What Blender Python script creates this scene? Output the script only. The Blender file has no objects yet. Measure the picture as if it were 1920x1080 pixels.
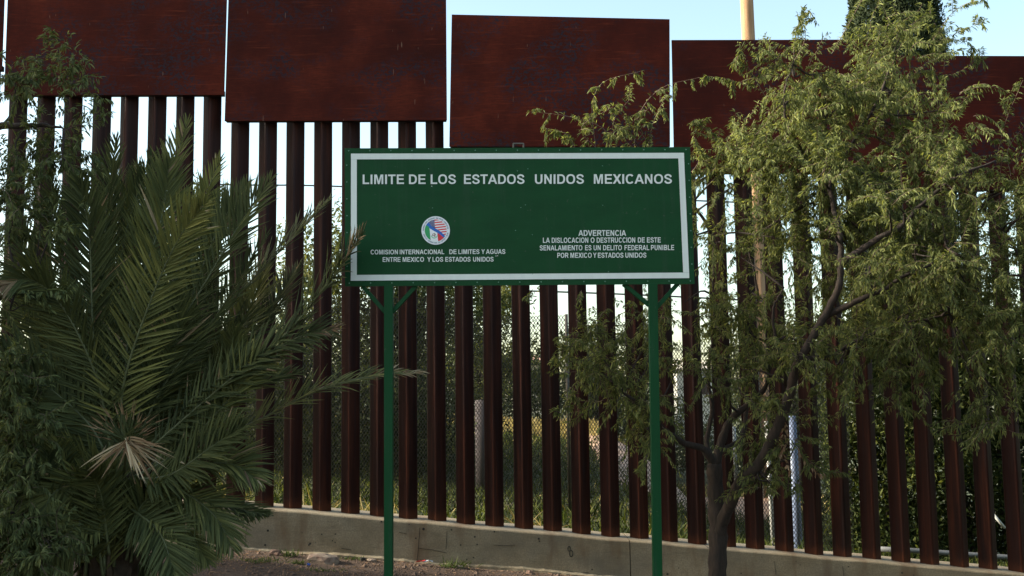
import bpy, bmesh, math, random
import numpy as np
from mathutils import Vector, Matrix
random.seed(7); rng = np.random.default_rng(11)
sc = bpy.context.scene
# ------------------------------------------------------------------ camera
F = 2093.0; PITCH = math.atan(F/20000); ROLL = -.013; EYE = 1.8
cam_d = bpy.data.cameras.new('camera'); cam = bpy.data.objects.new('camera', cam_d); sc.collection.objects.link(cam)
cam_d.sensor_width = 36; cam_d.lens = 36*F/1920; cam_d.clip_end = 2000; cam_d.clip_start = .05
CM = Matrix.Rotation(math.pi/2+PITCH, 4, 'X') @ Matrix.Rotation(ROLL, 4, 'Z')
cam.matrix_world = Matrix.Translation((0, 0, EYE)) @ CM
sc.camera = cam
# ------------------------------------------------------------------ sky, sun, exposure
SUN_EL = math.radians(24); SUN_AZ = math.radians(270)      # azimuth clockwise from +Y: low sun to the left, along the fence
w = bpy.data.worlds.new('World'); sc.world = w; w.use_nodes = True
nt = w.node_tree; bg = nt.nodes['Background']
sky = nt.nodes.new('ShaderNodeTexSky'); sky.sky_type = 'NISHITA'; sky.sun_disc = False
sky.sun_elevation = SUN_EL; sky.sun_rotation = SUN_AZ; sky.air_density = 1.0; sky.dust_density = 2.2; sky.ozone_density = 1.0
wb = nt.nodes.new('ShaderNodeMix'); wb.data_type = 'RGBA'; wb.blend_type = 'MULTIPLY'; wb.inputs[0].default_value = 1; wb.inputs[7].default_value = (1.05, 1.04, .90, 1)   # camera white balance
nt.links.new(sky.outputs[0], wb.inputs[6]); nt.links.new(wb.outputs[2], bg.inputs[0]); bg.inputs[1].default_value = .15
sl = bpy.data.lights.new('sun', 'SUN'); sl.energy = 4.6; sl.angle = math.radians(3); sl.color = (1, .94, .79)
so = bpy.data.objects.new('sun', sl); sc.collection.objects.link(so)
sdir = Vector((math.sin(SUN_AZ)*math.cos(SUN_EL), math.cos(SUN_AZ)*math.cos(SUN_EL), math.sin(SUN_EL)))
so.rotation_euler = (-sdir).to_track_quat('-Z', 'Y').to_euler(); so.location = (-20, -10, 20)
sc.view_settings.view_transform = 'Standard'; sc.view_settings.look = 'None'
sc.view_settings.gamma = 1; sc.view_settings.exposure = 1.5
sc.view_settings.use_curve_mapping = False
sc.render.engine = 'CYCLES'; sc.render.resolution_x = 1024; sc.render.resolution_y = 576
sc.cycles.max_bounces = 8; sc.cycles.transparent_max_bounces = 8

# ------------------------------------------------------------------ helpers
R3 = np.array(CM.to_3x3())
def un(px, py, Y):
    """the place at depth Y that the measured photograph point shows"""
    d = R3 @ np.array([(px-960)/F, -(py-540)/F, -1.0]); return np.array([0, 0, EYE]) + d*(Y/d[1])
def col(o, parent=None):
    sc.collection.objects.link(o)
    if parent is not None: o.parent = parent
    return o
def tag(o, label=None, cat=None, group=None, kind=None):
    if label: o['label'] = label
    if cat: o['category'] = cat
    if group: o['group'] = group
    if kind: o['kind'] = kind
    return o
def empty(name, loc=(0, 0, 0)):
    o = bpy.data.objects.new(name, None); o.location = loc; o.empty_display_size = .2; col(o); return o
def link_part(o, parent):
    """parent keeps its place; the part's mesh is written in world coordinates"""
    col(o, parent)
    if parent is not None:
        q = parent; off = Vector((0, 0, 0))
        while q is not None: off += Vector(q.location); q = q.parent
        o.location = -off
    return o
def mesh_np(name, V, Q, mats, parent=None, smooth=False, var=None, mi=None):
    V = np.asarray(V, dtype=np.float32); Q = np.asarray(Q, dtype=np.int32)
    me = bpy.data.meshes.new(name); k = Q.shape[1]
    me.vertices.add(len(V)); me.vertices.foreach_set('co', V.ravel())
    me.loops.add(Q.size); me.loops.foreach_set('vertex_index', Q.ravel())
    me.polygons.add(len(Q)); me.polygons.foreach_set('loop_start', np.arange(len(Q), dtype=np.int32)*k)
    if mi is not None: me.polygons.foreach_set('material_index', np.asarray(mi, dtype=np.int32))
    me.polygons.foreach_set('use_smooth', np.full(len(Q), bool(smooth)))
    me.update(calc_edges=True)
    if var is not None:
        a = me.attributes.new('var', 'FLOAT', 'FACE'); a.data.foreach_set('value', np.asarray(var, dtype=np.float32))
    for m in (mats if isinstance(mats, (list, tuple)) else [mats]): me.materials.append(m)
    o = bpy.data.objects.new(name, me); return link_part(o, parent)
class MB:
    def __init__(s): s.v = []; s.f = []; s.sm = []
    def poly(s, pts, faces, smooth=False):
        b = len(s.v); s.v += [tuple(map(float, p)) for p in pts]; s.f += [tuple(b+i for i in f) for f in faces]; s.sm += [smooth]*len(faces)
    def box(s, x0, x1, y0, y1, z0, z1):
        s.poly([(x0,y0,z0),(x1,y0,z0),(x1,y1,z0),(x0,y1,z0),(x0,y0,z1),(x1,y0,z1),(x1,y1,z1),(x0,y1,z1)],
               [(0,3,2,1),(4,5,6,7),(0,1,5,4),(1,2,6,5),(2,3,7,6),(3,0,4,7)])
    def prism(s, front, back):
        n = len(front)
        s.poly(list(front)+list(back), [tuple(range(n)), tuple(range(2*n-1, n-1, -1))]+[(i, i+n, (i+1) % n+n, (i+1) % n) for i in range(n)])
    def tube(s, pts, rad, n=8, smooth=True, cap=True):
        pts = [np.array(p, float) for p in pts]; rings = []; up = np.array([.123, .456, .88])
        for i, p in enumerate(pts):
            t = pts[min(i+1, len(pts)-1)]-pts[max(i-1, 0)]; t = t/(np.linalg.norm(t)+1e-9)
            a = np.cross(t, up); a /= np.linalg.norm(a)+1e-9; b = np.cross(t, a); up = np.cross(a, t)
            r = rad[i] if hasattr(rad, '__len__') else rad
            rings.append([p+(a*math.cos(2*math.pi*k/n)+b*math.sin(2*math.pi*k/n))*r for k in range(n)])
        V = [q for rr in rings for q in rr]; Fa = []
        for i in range(len(pts)-1):
            for k in range(n): Fa.append((i*n+k, i*n+(k+1) % n, (i+1)*n+(k+1) % n, (i+1)*n+k))
        s.poly(V, Fa, smooth)
        if cap:
            b = len(s.v)-len(V); s.f += [tuple(b+k for k in range(n)), tuple(b+len(V)-1-k for k in range(n))]; s.sm += [False]*2
    def build(s, name, mat, parent=None, bevel=0, seg=2):
        me = bpy.data.meshes.new(name); me.from_pydata(s.v, [], s.f); me.polygons.foreach_set('use_smooth', s.sm)
        if bevel or True:
            bm = bmesh.new(); bm.from_mesh(me)
            if bevel: bmesh.ops.bevel(bm, geom=bm.edges[:], offset=bevel, segments=seg, affect='EDGES', profile=.6)
            bmesh.ops.recalc_face_normals(bm, faces=bm.faces[:]); bm.to_mesh(me); bm.free()
        for m in (mat if isinstance(mat, (list, tuple)) else [mat]): me.materials.append(m)
        o = bpy.data.objects.new(name, me); return link_part(o, parent)
def spline(P, n):
    P = np.array(P, float); m = len(P)
    if m == 2: return np.array([P[0]+(P[1]-P[0])*t for t in np.linspace(0, 1, n)])
    Q = np.vstack([2*P[0]-P[1], P, 2*P[-1]-P[-2]]); out = []
    for u in np.linspace(0, m-1-1e-6, n):
        i = int(u); t = u-i; a, b, c, d = Q[i:i+4]
        out.append(.5*((2*b)+(c-a)*t+(2*a-5*b+4*c-d)*t*t+(3*b-a-3*c+d)*t**3))
    return np.array(out)
def unit(a): return a/(np.linalg.norm(a, axis=-1, keepdims=True)+1e-9)

# ------------------------------------------------------------------ materials
def mat(name):
    m = bpy.data.materials.new(name); m.use_nodes = True; return m, m.node_tree, m.node_tree.nodes['Principled BSDF']
def N(nt, t, **kw):
    n = nt.nodes.new(t)
    for k, v in kw.items():
        if k.startswith('i_'): n.inputs[k[2:].replace('_', ' ')].default_value = v
        else: setattr(n, k, v)
    return n
def ramp(nt, src, stops):
    r = N(nt, 'ShaderNodeValToRGB'); e = r.color_ramp.elements
    while len(e) < len(stops): e.new(.5)
    for el, (p, c) in zip(e, stops): el.position = p; el.color = (*c, 1) if len(c) == 3 else c
    nt.links.new(src, r.inputs[0]); return r.outputs[0]
def pos(nt, scale=(1, 1, 1)):
    g = N(nt, 'ShaderNodeNewGeometry'); mp = N(nt, 'ShaderNodeMapping'); mp.inputs['Scale'].default_value = scale
    nt.links.new(g.outputs['Position'], mp.inputs[0]); return mp.outputs[0]
def noise(nt, vec, scale, detail=5, rough=.6):
    n = N(nt, 'ShaderNodeTexNoise'); n.inputs['Scale'].default_value = scale; n.inputs['Detail'].default_value = detail; n.inputs['Roughness'].default_value = rough
    nt.links.new(vec, n.inputs['Vector']); return n.outputs['Fac']
def mix(nt, f, a, b, mode='MIX'):
    m = N(nt, 'ShaderNodeMix'); m.data_type = 'RGBA'; m.blend_type = mode
    for s, v in ((0, f), (6, a), (7, b)):
        if hasattr(v, 'is_output'): nt.links.new(v, m.inputs[s])
        else: m.inputs[s].default_value = v if s == 0 else (*v, 1)
    return m.outputs[2]
def bump(nt, b, h, st=.3, dist=.01):
    n = N(nt, 'ShaderNodeBump'); n.inputs['Strength'].default_value = st; n.inputs['Distance'].default_value = dist
    nt.links.new(h, n.inputs['Height']); nt.links.new(n.outputs[0], b.inputs['Normal'])
def basic(name, c, rough=.6, c2=None, scale=8, st=0, metal=0, stretch=(1, 1, 1)):
    m, nt, b = mat(name)
    v = pos(nt, stretch); n = noise(nt, v, scale)
    c2 = c2 or tuple(x*.75 for x in c)
    nt.links.new(ramp(nt, n, [(.3, c2), (.7, c)]), b.inputs['Base Color'])
    b.inputs['Roughness'].default_value = rough; b.inputs['Metallic'].default_value = metal
    if st: bump(nt, b, n, st)
    return m
def plate_mat():
    m, nt, b = mat('weathered_rust_plate')
    n1 = noise(nt, pos(nt, (1, 1, 1)), 1.3, 6, .65); c = ramp(nt, n1, [(.34, (.048, .009, .006)), (.5, (.08, .013, .0074)), (.66, (.13, .022, .011))])
    # fine woven streaking of the mill surface
    n2 = noise(nt, pos(nt, (3, 3, 60)), 3, 4); c = mix(nt, ramp(nt, n2, [(.36, (.55,)*3), (.6, (0,)*3)]), c, (.036, .0088, .007))
    n2b = noise(nt, pos(nt, (70, 3, 3)), 3, 3); c = mix(nt, ramp(nt, n2b, [(.42, (0,)*3), (.75, (.3,)*3)]), c, (.04, .011, .01))
    # bluish mill scale patches
    n3 = noise(nt, pos(nt, (1, 1, 1.3)), 1.1, 2); n4 = noise(nt, pos(nt, (6, 6, 9)), 4, 6, .75)
    mul = N(nt, 'ShaderNodeMath', operation='MULTIPLY'); nt.links.new(ramp(nt, n3, [(.46, (0,)*3), (.56, (1,)*3)]), mul.inputs[0]); nt.links.new(ramp(nt, n4, [(.5, (0,)*3), (.55, (.9,)*3)]), mul.inputs[1])
    c = mix(nt, mul.outputs[0], c, (.026, .022, .03))
    # brighter horizontal rust streaks
    n5 = noise(nt, pos(nt, (.9, 1, 14)), 2.1, 5, .7); c = mix(nt, ramp(nt, n5, [(.57, (0,)*3), (.69, (.55,)*3)]), c, (.16, .03, .014))
    # pale drip marks
    n6 = noise(nt, pos(nt, (16, 3, 2.2)), 2.0, 2, .5); c = mix(nt, ramp(nt, n6, [(.74, (0,)*3), (.765, (.7,)*3)]), c, (.24, .13, .09))
    oi = N(nt, 'ShaderNodeObjectInfo'); c = mix(nt, 1.0, c, ramp(nt, oi.outputs['Random'], [(0, (.85, .88, .92)), (.5, (1, 1, 1)), (1, (1.15, 1.06, 1.0))]), 'MULTIPLY')
    nt.links.new(c, b.inputs['Base Color']); b.inputs['Roughness'].default_value = .8; b.inputs['Specular IOR Level'].default_value = .08
    bump(nt, b, n4, .12, .004); return m
def bollard_mat():
    m, nt, b = mat('rusty_tube_steel')
    oi = N(nt, 'ShaderNodeObjectInfo')
    n1 = noise(nt, pos(nt, (9, 9, .5)), 1.6, 5, .65); c = ramp(nt, n1, [(.32, (.009, .0034, .0026)), (.5, (.029, .0078, .0044)), (.68, (.078, .021, .010))])
    c = mix(nt, ramp(nt, oi.outputs['Random'], [(.1, (0,)*3), (.9, (.55,)*3)]), c, (.032, .008, .005))
    n2 = noise(nt, pos(nt, (22, 22, .8)), 1.4, 4); c = mix(nt, ramp(nt, n2, [(.5, (0,)*3), (.68, (.7,)*3)]), c, (.024, .013, .012))
    n3 = noise(nt, pos(nt, (30, 30, 5)), 2, 5); 
    tc = N(nt, 'ShaderNodeTexCoord'); sp = N(nt, 'ShaderNodeSeparateXYZ'); nt.links.new(tc.outputs['Generated'], sp.inputs[0])
    ad = N(nt, 'ShaderNodeMath', operation='MULTIPLY_ADD'); ad.inputs[1].default_value = .03; nt.links.new(n3, ad.inputs[0]); nt.links.new(sp.outputs[2], ad.inputs[2])
    c = mix(nt, ramp(nt, ad.outputs[0], [(.036, (.8,)*3), (.052, (0,)*3)]), c, (.09, .027, .012))
    nt.links.new(c, b.inputs['Base Color']); b.inputs['Roughness'].default_value = .55; b.inputs['Specular IOR Level'].default_value = .17
    bump(nt, b, n3, .2, .003); return m
def concrete_mat():
    m, nt, b = mat('stained_board_formed_concrete')
    n1 = noise(nt, pos(nt, (1, 1, 1.3)), 2.2, 8, .68); c = ramp(nt, n1, [(.3, (.20, .142, .080)), (.5, (.29, .22, .135)), (.7, (.38, .30, .195))])
    n2 = noise(nt, pos(nt, (1.6, 1, 15)), 2.4, 8, .8); c = mix(nt, ramp(nt, n2, [(.34, (.45,)*3), (.46, (0,)*3)]), c, (.11, .085, .06))
    n3 = noise(nt, pos(nt, (2.2, 1, .5)), 1.5, 4); c = mix(nt, ramp(nt, n3, [(.53, (0,)*3), (.66, (.8,)*3)]), c, (.17, .095, .045))
    n7 = noise(nt, pos(nt, (1, 1, 1)), .9, 3); c = mix(nt, ramp(nt, n7, [(.5, (0,)*3), (.64, (.5,)*3)]), c, (.14, .125, .10))
    v = N(nt, 'ShaderNodeTexVoronoi'); v.inputs['Scale'].default_value = 9; nt.links.new(pos(nt, (1, 0, 1.1)), v.inputs['Vector'])
    n4 = noise(nt, pos(nt), 6, 2); sub = N(nt, 'ShaderNodeMath', operation='MULTIPLY_ADD'); sub.inputs[1].default_value = .3; nt.links.new(n4, sub.inputs[0]); nt.links.new(v.outputs['Distance'], sub.inputs[2])
    pit = ramp(nt, sub.outputs[0], [(.225, (1,)*3), (.25, (0,)*3)]); c = mix(nt, pit, c, (.03, .024, .018))
    n5 = noise(nt, pos(nt, (1, 1, 1)), 60, 4); c = mix(nt, ramp(nt, n5, [(.4, (.4,)*3), (.6, (0,)*3)]), c, (.12, .10, .07))
    nt.links.new(c, b.inputs['Base Color']); b.inputs['Roughness'].default_value = .9
    h = N(nt, 'ShaderNodeMath', operation='SUBTRACT'); nt.links.new(n2, h.inputs[0]); nt.links.new(pit, h.inputs[1]); bump(nt, b, h.outputs[0], .3, .008); return m
def ground_mat():
    m, nt, b = mat('ground_soil')
    n1 = noise(nt, pos(nt), 1.1, 6); c = ramp(nt, n1, [(.3, (.075, .042, .024)), (.55, (.125, .072, .042)), (.75, (.17, .105, .066))])
    n2 = noise(nt, pos(nt), 22, 6, .7); c = mix(nt, ramp(nt, n2, [(.42, (.6,)*3), (.56, (0,)*3)]), c, (.04, .022, .014))
    n3 = noise(nt, pos(nt), 55, 3, .6); c = mix(nt, ramp(nt, n3, [(.64, (0,)*3), (.72, (.35,)*3)]), c, (.26, .19, .14))
    # beyond the fence the soil turns to dry grass and green weeds
    g = N(nt, 'ShaderNodeNewGeometry'); sp = N(nt, 'ShaderNodeSeparateXYZ'); nt.links.new(g.outputs['Position'], sp.inputs[0])
    mr = N(nt, 'ShaderNodeMapRange'); mr.inputs[1].default_value = 13.6; mr.inputs[2].default_value = 14.4; nt.links.new(sp.outputs[1], mr.inputs[0])
    n4 = noise(nt, pos(nt, (.35, 1, 1)), .5, 7, .7); gc = ramp(nt, n4, [(.36, (.04, .05, .016)), (.5, (.065, .07, .024)), (.6, (.17, .125, .055)), (.7, (.25, .17, .11))])
    n5 = noise(nt, pos(nt), 9, 5, .7); gc = mix(nt, ramp(nt, n5, [(.4, (.6,)*3), (.6, (0,)*3)]), gc, (.05, .065, .02))
    c = mix(nt, mr.outputs[0], c, gc)
    nt.links.new(c, b.inputs['Base Color']); b.inputs['Roughness'].default_value = .95; bump(nt, b, n2, .6, .03); return m
def leaf_mat(name, ca, cb, cc, trans=.35, rough=.7, stretch=1):
    m = bpy.data.materials.new(name); m.use_nodes = True; nt = m.node_tree; b = nt.nodes['Principled BSDF']; out = nt.nodes['Material Output']
    at = N(nt, 'ShaderNodeAttribute', attribute_name='var'); c = ramp(nt, at.outputs['Fac'], [(0, ca), (.5, cb), (1, cc)])
    n = noise(nt, pos(nt), 1.6, 3); c = mix(nt, ramp(nt, n, [(.35, (.35,)*3), (.6, (0,)*3)]), c, ca)
    nt.links.new(c, b.inputs['Base Color']); b.inputs['Roughness'].default_value = rough; b.inputs['Specular IOR Level'].default_value = .15
    tr = N(nt, 'ShaderNodeBsdfTranslucent'); nt.links.new(mix(nt, 1.0, c, (1.25, 1.2, .6), 'MULTIPLY'), tr.inputs[0])
    ms = N(nt, 'ShaderNodeMixShader'); ms.inputs[0].default_value = trans
    nt.links.new(b.outputs[0], ms.inputs[1]); nt.links.new(tr.outputs[0], ms.inputs[2]); nt.links.new(ms.outputs[0], out.inputs[0]); return m
M = {}
M['plate'] = plate_mat(); M['bollard'] = bollard_mat(); M['concrete'] = concrete_mat(); M['ground'] = ground_mat()
M['green'] = basic('sign_green_paint', (.0078, .062, .0195), .65, (.006, .050, .0155), 3.5, stretch=(1, 1, 2.5))
M['green_post'] = basic('post_green_paint', (.003, .058, .016), .55, (.0025, .048, .013), 3, stretch=(2, 2, .6))
for k_ in ('green', 'green_post'): M[k_].node_tree.nodes['Principled BSDF'].inputs['Specular IOR Level'].default_value = .18
for k_, f_ in (('green', .45), ('green_post', .6)):
    nt_ = M[k_].node_tree; b_ = nt_.nodes['Principled BSDF']; src = b_.inputs['Base Color'].links[0].from_socket
    d1 = ramp(nt_, noise(nt_, pos(nt_, (14, 4, .9)), 1.5, 5, .7), [(.52, (0,)*3), (.75, (f_,)*3)]); c_ = mix(nt_, d1, src, (.03, .06, .035))
    d2 = ramp(nt_, noise(nt_, pos(nt_, (1, 1, 1)), 34, 3, .6), [(.69, (0,)*3), (.73, (.6,)*3)]); c_ = mix(nt_, d2, c_, (.06, .07, .05)); nt_.links.new(c_, b_.inputs['Base Color'])
M['white'] = basic('sign_white_sheeting', (.76, .79, .74), .5, (.70, .72, .68), 3, stretch=(6, 1, .5))
M['bolt'] = basic('rivet_metal', (.12, .24, .17), .35, metal=.3)
M['darksteel'] = basic('dark_steel', (.03, .012, .01), .6)
M['mesq'] = leaf_mat('mesquite_leaf', (.05, .066, .027), (.155, .178, .066), (.34, .35, .125), .45)
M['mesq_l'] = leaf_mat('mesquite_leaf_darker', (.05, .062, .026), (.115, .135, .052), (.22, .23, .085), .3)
M['dryleaf'] = leaf_mat('dry_leaf', (.2, .11, .06), (.32, .2, .12), (.42, .3, .2), .2)
M['palm'] = leaf_mat('palm_leaflet', (.038, .048, .02), (.10, .112, .042), (.26, .25, .08), .16, .6)
M['palm_dry'] = leaf_mat('palm_dry_leaflet', (.17, .10, .06), (.34, .24, .14), (.56, .46, .31), .15)
M['rachis'] = basic('palm_rachis', (.11, .12, .05), .5)
M['bark'] = basic('mesquite_bark', (.045, .028, .02), .9, (.014, .009, .006), 9, .9, stretch=(4, 4, .8))
M['twig'] = basic('mesquite_twig', (.13, .085, .055), .8)
M['boot'] = basic('palm_boot', (.1, .065, .04), .9, (.03, .02, .014), 14, .8)
M['bgleaf'] = leaf_mat('far_tree_leaf', (.035, .045, .016), (.075, .088, .03), (.15, .15, .055), .4)
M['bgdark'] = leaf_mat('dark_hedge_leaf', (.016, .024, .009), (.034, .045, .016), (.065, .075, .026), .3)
M['vine'] = leaf_mat('vine_leaf', (.016, .025, .007), (.038, .052, .013), (.12, .13, .032), .4)
M['cypress'] = leaf_mat('cypress_spray', (.014, .022, .010), (.022, .033, .014), (.035, .048, .02), .12)
M['wire'] = basic('galvanised_wire', (.085, .075, .06), .5, metal=.35)
M['galv'] = basic('galvanised_post', (.15, .15, .15), .6, (.11, .11, .11), 5, metal=.3)
M['bluepost'] = basic('blue_grey_post', (.17, .21, .32), .5)
M['whitepost'] = basic('white_pipe', (.42, .41, .37), .5)
M['pole'] = basic('weathered_pole_wood', (.40, .24, .13), .85, (.24, .13, .065), 3, .5, stretch=(6, 6, .5))
M['tan'] = basic('tan_roof', (.40, .24, .15), .8, (.3, .17, .1), 5)
M['tile'] = basic('roof_tile', (.36, .2, .13), .8)
M['stucco'] = basic('pale_stucco', (.55, .48, .38), .9)
M['cable'] = basic('black_cable', (.03, .03, .03), .6)
M['rock'] = basic('pinkish_rock', (.34, .27, .2), .9, (.14, .08, .06), 13, .8)
M['rockd'] = basic('brown_rock', (.25, .14, .09), .9, (.1, .06, .045), 14, .8)
M['pebble'] = basic('pebbles', (.19, .12, .08), .9, (.08, .048, .034), 17)
M['grass'] = leaf_mat('weed_blade', (.045, .07, .02), (.08, .11, .03), (.14, .16, .05), .3)
M['straw'] = leaf_mat('dry_straw', (.15, .11, .045), (.26, .20, .08), (.4, .32, .14), .3)
M['blue'] = basic('blue_plastic', (.02, .12, .6), .4); M['redp'] = basic('red_plastic', (.6, .03, .03), .4)
M['whitep'] = basic('white_plastic', (.7, .7, .7), .5); M['charcoal'] = basic('black_marks', (.03, .026, .022), .9)
M['hill'] = basic('distant_hill', (.10, .11, .06), 1, (.05, .06, .03), .12)

# ------------------------------------------------------------------ ground and hills
def gz(x, y):
    k = 1/(1+(max(0, y-14)/25)**2)
    xx = max(-14, min(14, x))
    z = -.03-.0886*xx*k
    if y > 16 and x > 2.2: z -= min(.5, (x-2.2)*.25)*min(1, (y-16)/2)*(1 if y < 60 else max(0, 1-(y-60)/30))
    if y > 15: t = min(1, (y-15)/20); z += 1.3*t*t*(3-2*t)*max(0, min(1, (4.6-x)/2))*max(0, min(1, (x+9)/4))*(1 if y < 60 else max(0, 1-(y-60)/30))
    return z + .025*math.sin(x*3.1+y*1.7)*math.sin(y*2.3-x)*(1 if abs(y-12.9) > .6 else .3)
xs = list(np.arange(-120, -14, 8))+list(np.arange(-14, 14, .35))+list(np.arange(14, 121, 8))
ys = list(np.arange(-40, 4, 4))+list(np.arange(4, 24, .35))+list(np.arange(24, 60, 2))+list(np.arange(60, 1400, 60))
V = [(x, y, gz(x, y)) for y in ys for x in xs]; nx = len(xs)
Q = [(j*nx+i, j*nx+i+1, (j+1)*nx+i+1, (j+1)*nx+i) for j in range(len(ys)-1) for i in range(nx-1)]
xs2 = 12.0
V = [((x*xs2 if abs(x) > 110 else x), y, z) for x, y, z in V]
tag(mesh_np('ground', V, Q, M['ground'], None, True), kind='structure')
hv = []; hq = []
for i in range(61):
    a = -60+i*2; x = a*12; h = 7+4*math.sin(i*.37)+3*math.sin(i*.91+2); hv += [(x, 620, -2), (x, 680, h*1.6), (x, 900, h*2)]
for i in range(60): hq += [(i*3, i*3+3, i*3+4, i*3+1), (i*3+1, i*3+4, i*3+5, i*3+2)]
tag(mesh_np('hills', hv, hq, M['hill'], None, True), kind='structure')

# ------------------------------------------------------------------ concrete footing wall
def wtop(x): return .405-.0987*x
def wall_seg(x0, x1, label):
    n = max(2, int((x1-x0)/.25)); prof_n = 7; V = []; Qs = []
    for i in range(n+1):
        x = x0+(x1-x0)*i/n; t = wtop(x)+.004*math.sin(x*5)+.003*math.sin(x*17); b = -.9-.0987*x
        yo = .0006*math.sin(x*3.3)
        for (yy, zz) in ((12.65, b), (12.65, t-.018), (12.656, t-.006), (12.67, t), (13.38, t), (13.4, t-.02), (13.4, b)): V.append((x, yy+yo, zz))
    for i in range(n):
        for k in range(prof_n): Qs.append((i*prof_n+k, (i+1)*prof_n+k, (i+1)*prof_n+(k+1) % prof_n, i*prof_n+(k+1) % prof_n))
    root = empty('concrete_wall', ((x0+x1)/2, 13, wtop((x0+x1)/2)-.5)); tag(root, label, 'wall', 'cast concrete lengths under the fence')
    o = mesh_np('cast_concrete', V, Qs, M['concrete'], root)
    bm = bmesh.new(); bm.from_mesh(o.data)
    bmesh.ops.holes_fill(bm, edges=[e for e in bm.edges if e.is_boundary]); bmesh.ops.recalc_face_normals(bm, faces=bm.faces[:]); bm.to_mesh(o.data); bm.free()
    return root
JX = un(1181, 1020, 12.65)[0]
wl = wall_seg(-9.5, JX-.005, 'long pale stained concrete footing wall left of the vertical joint, behind the left sign post')
wr = wall_seg(JX+.005, 10.2, 'grey concrete footing wall right of the vertical joint, running behind the tree trunk')
# little spill of mortar along the foot of the wall
m = MB(); LV = []
for i in range(180):
    x0 = -5.5+i*.06; d = .03+.025*math.sin(i*.13)+.012*random.random(); z = -.03-.0886*x0; h = .012+.012*math.sin(i*.21+1)+.01*random.random()
    LV += [(x0, 12.645-d, z-.1), (x0, 12.645-d*.9, z+h), (x0, 12.648, z+h+.02), (x0, 12.648, z-.1)]
m.poly(LV, [(i*4+k, i*4+4+k, i*4+4+(k+1) % 4, i*4+(k+1) % 4) for i in range(179) for k in range(4)])
m.build('mortar_ledge', M['concrete'], wl)
# cracks and form seams, tie holes and a black smear: shallow real marks
def strip(pts, wid, Y, mb):
    P = [un(x, y, Y) for x, y in pts]
    for a, b in zip(P[:-1], P[1:]):
        t = unit(b-a); nrm = np.array([-t[2], 0, t[0]])*wid; nrm = nrm*random.uniform(.35,.8); mb.prism([a+nrm, a-nrm, b-nrm, b+nrm], [a+nrm+(0, .01, 0), a-nrm+(0, .01, 0), b-nrm+(0, .01, 0), b+nrm+(0, .01, 0)])
for pts in ([(463, 985), (461, 1000), (459, 1026)], [(787, 990), (785, 1020), (782, 1052)], [(838, 996), (836, 1030)], [(783, 1028), (810, 1031), (838, 1037)], [(926, 1022), (945, 1023), (965, 1022)], [(748, 998), (762, 1001)], [(640, 1028), (658, 1031)], [(1062, 1070), (1085, 1075), (1104, 1073)], [(1452, 1052), (1455, 1078)], [(1580, 1062), (1583, 1085)]):
    m = MB(); strip(pts, .0035, 12.643, m); m.build('crack', M['charcoal'], wl if pts[0][0] < 1180 else wr)
for px, py, r in [(794, 992, .014), (789, 1052, .014), (1010, 1010, .011), (503, 968, .012), (502, 995, .012), (579, 1022, .008), (603, 1002, .007), (623, 1014, .007), (497, 1022, .012), (927, 997, .009), (715, 978, .01)]:
    m = MB(); c = un(px, py, 12.642); m.prism([c+(r*math.cos(a), 0, r*math.sin(a)) for a in np.linspace(0, 5.6, 9)], [c+(r*math.cos(a), .01, r*math.sin(a)) for a in np.linspace(0, 5.6, 9)])
    m.build('tie_hole', M['charcoal'], wl)
m = MB()
for (cx, cy, rx, ry) in ((1067, 1029, 2.6, 4.5), (1071, 1038, 3.2, 6.0)):
    ring = []
    for k in range(14):
        a = 2*math.pi*k/14; ring.append((cx+rx*math.cos(a), cy+ry*math.sin(a)))
    ring.append(ring[0]); strip(ring, .006, 12.6415, m)
m.build('black_smear', M['charcoal'], wl)

# ------------------------------------------------------------------ the steel fence
BX = lambda i: -1.885+.3307*(i-12)
def bollard_mesh():
    h = .1085; r = .028; P = []                # square tube set on its corner, rounded corners
    for k in range(4):
        a0 = k*math.pi/2; c = np.array([math.cos(a0), math.sin(a0)])*(h-r*1.414*.72)
        for t in (-.785, -.5, -.2, .0, .2, .5, .785): P.append(c+r*np.array([math.cos(a0+t), math.sin(a0+t)]))
    n = len(P); V = [(p[0], p[1], 0) for p in P]+[(p[0], p[1], 1) for p in P]
    m = bpy.data.meshes.new('bollard'); m.from_pydata(V, [], [(i, (i+1) % n, (i+1) % n+n, i+n) for i in range(n)]+[tuple(range(n-1, -1, -1)), tuple(range(n, 2*n))])
    for i, f in enumerate(m.polygons): f.use_smooth = i < n and i % 7 != 6
    m.materials.append(M['bollard']); return m
bmesh_b = bollard_mesh()
plates = [  # x0,x1 (top) x0,x1(bottom), z top l/r, z bottom l/r
 (-8.60, -5.975, -8.60, -5.975, 7.43, 7.40, 5.83, 5.80),
 (-5.935, -3.330, -5.94, -3.352, 7.09, 7.06, 5.492, 5.464),
 (-3.315, -.7366, -3.3425, -.7366, 6.76, 6.73, 5.150, 5.125),
 (-.671, 1.905, -.712, 1.868, 6.404, 6.312, 4.81, 4.775),
 (1.921, 4.53, 1.908, 4.50, 6.058, 6.03, 4.46, 4.43),
 (4.56, 7.17, 4.545, 7.16, 5.835, 5.79, 4.235, 4.19),
 (7.19, 9.80, 7.18, 9.79, 5.46, 5.43, 3.87, 3.84)]
plab = ['fence section seen only as a sliver of plate at the upper left corner',
 'fence section behind the palm with a mesquite shrub before its dark red plate',
 'fence section with the lowest hanging tall plate, left of centre behind the sign\'s left half',
 'fence section whose crooked plate stands clear above the right half of the sign',
 'fence section right of the sign with its plate half hidden by the mesquite crown',
 'fence section at the right edge with its plate top against the sky beside the cypress',
 'fence section beyond the right edge, lowest of the stepped plates']
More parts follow.
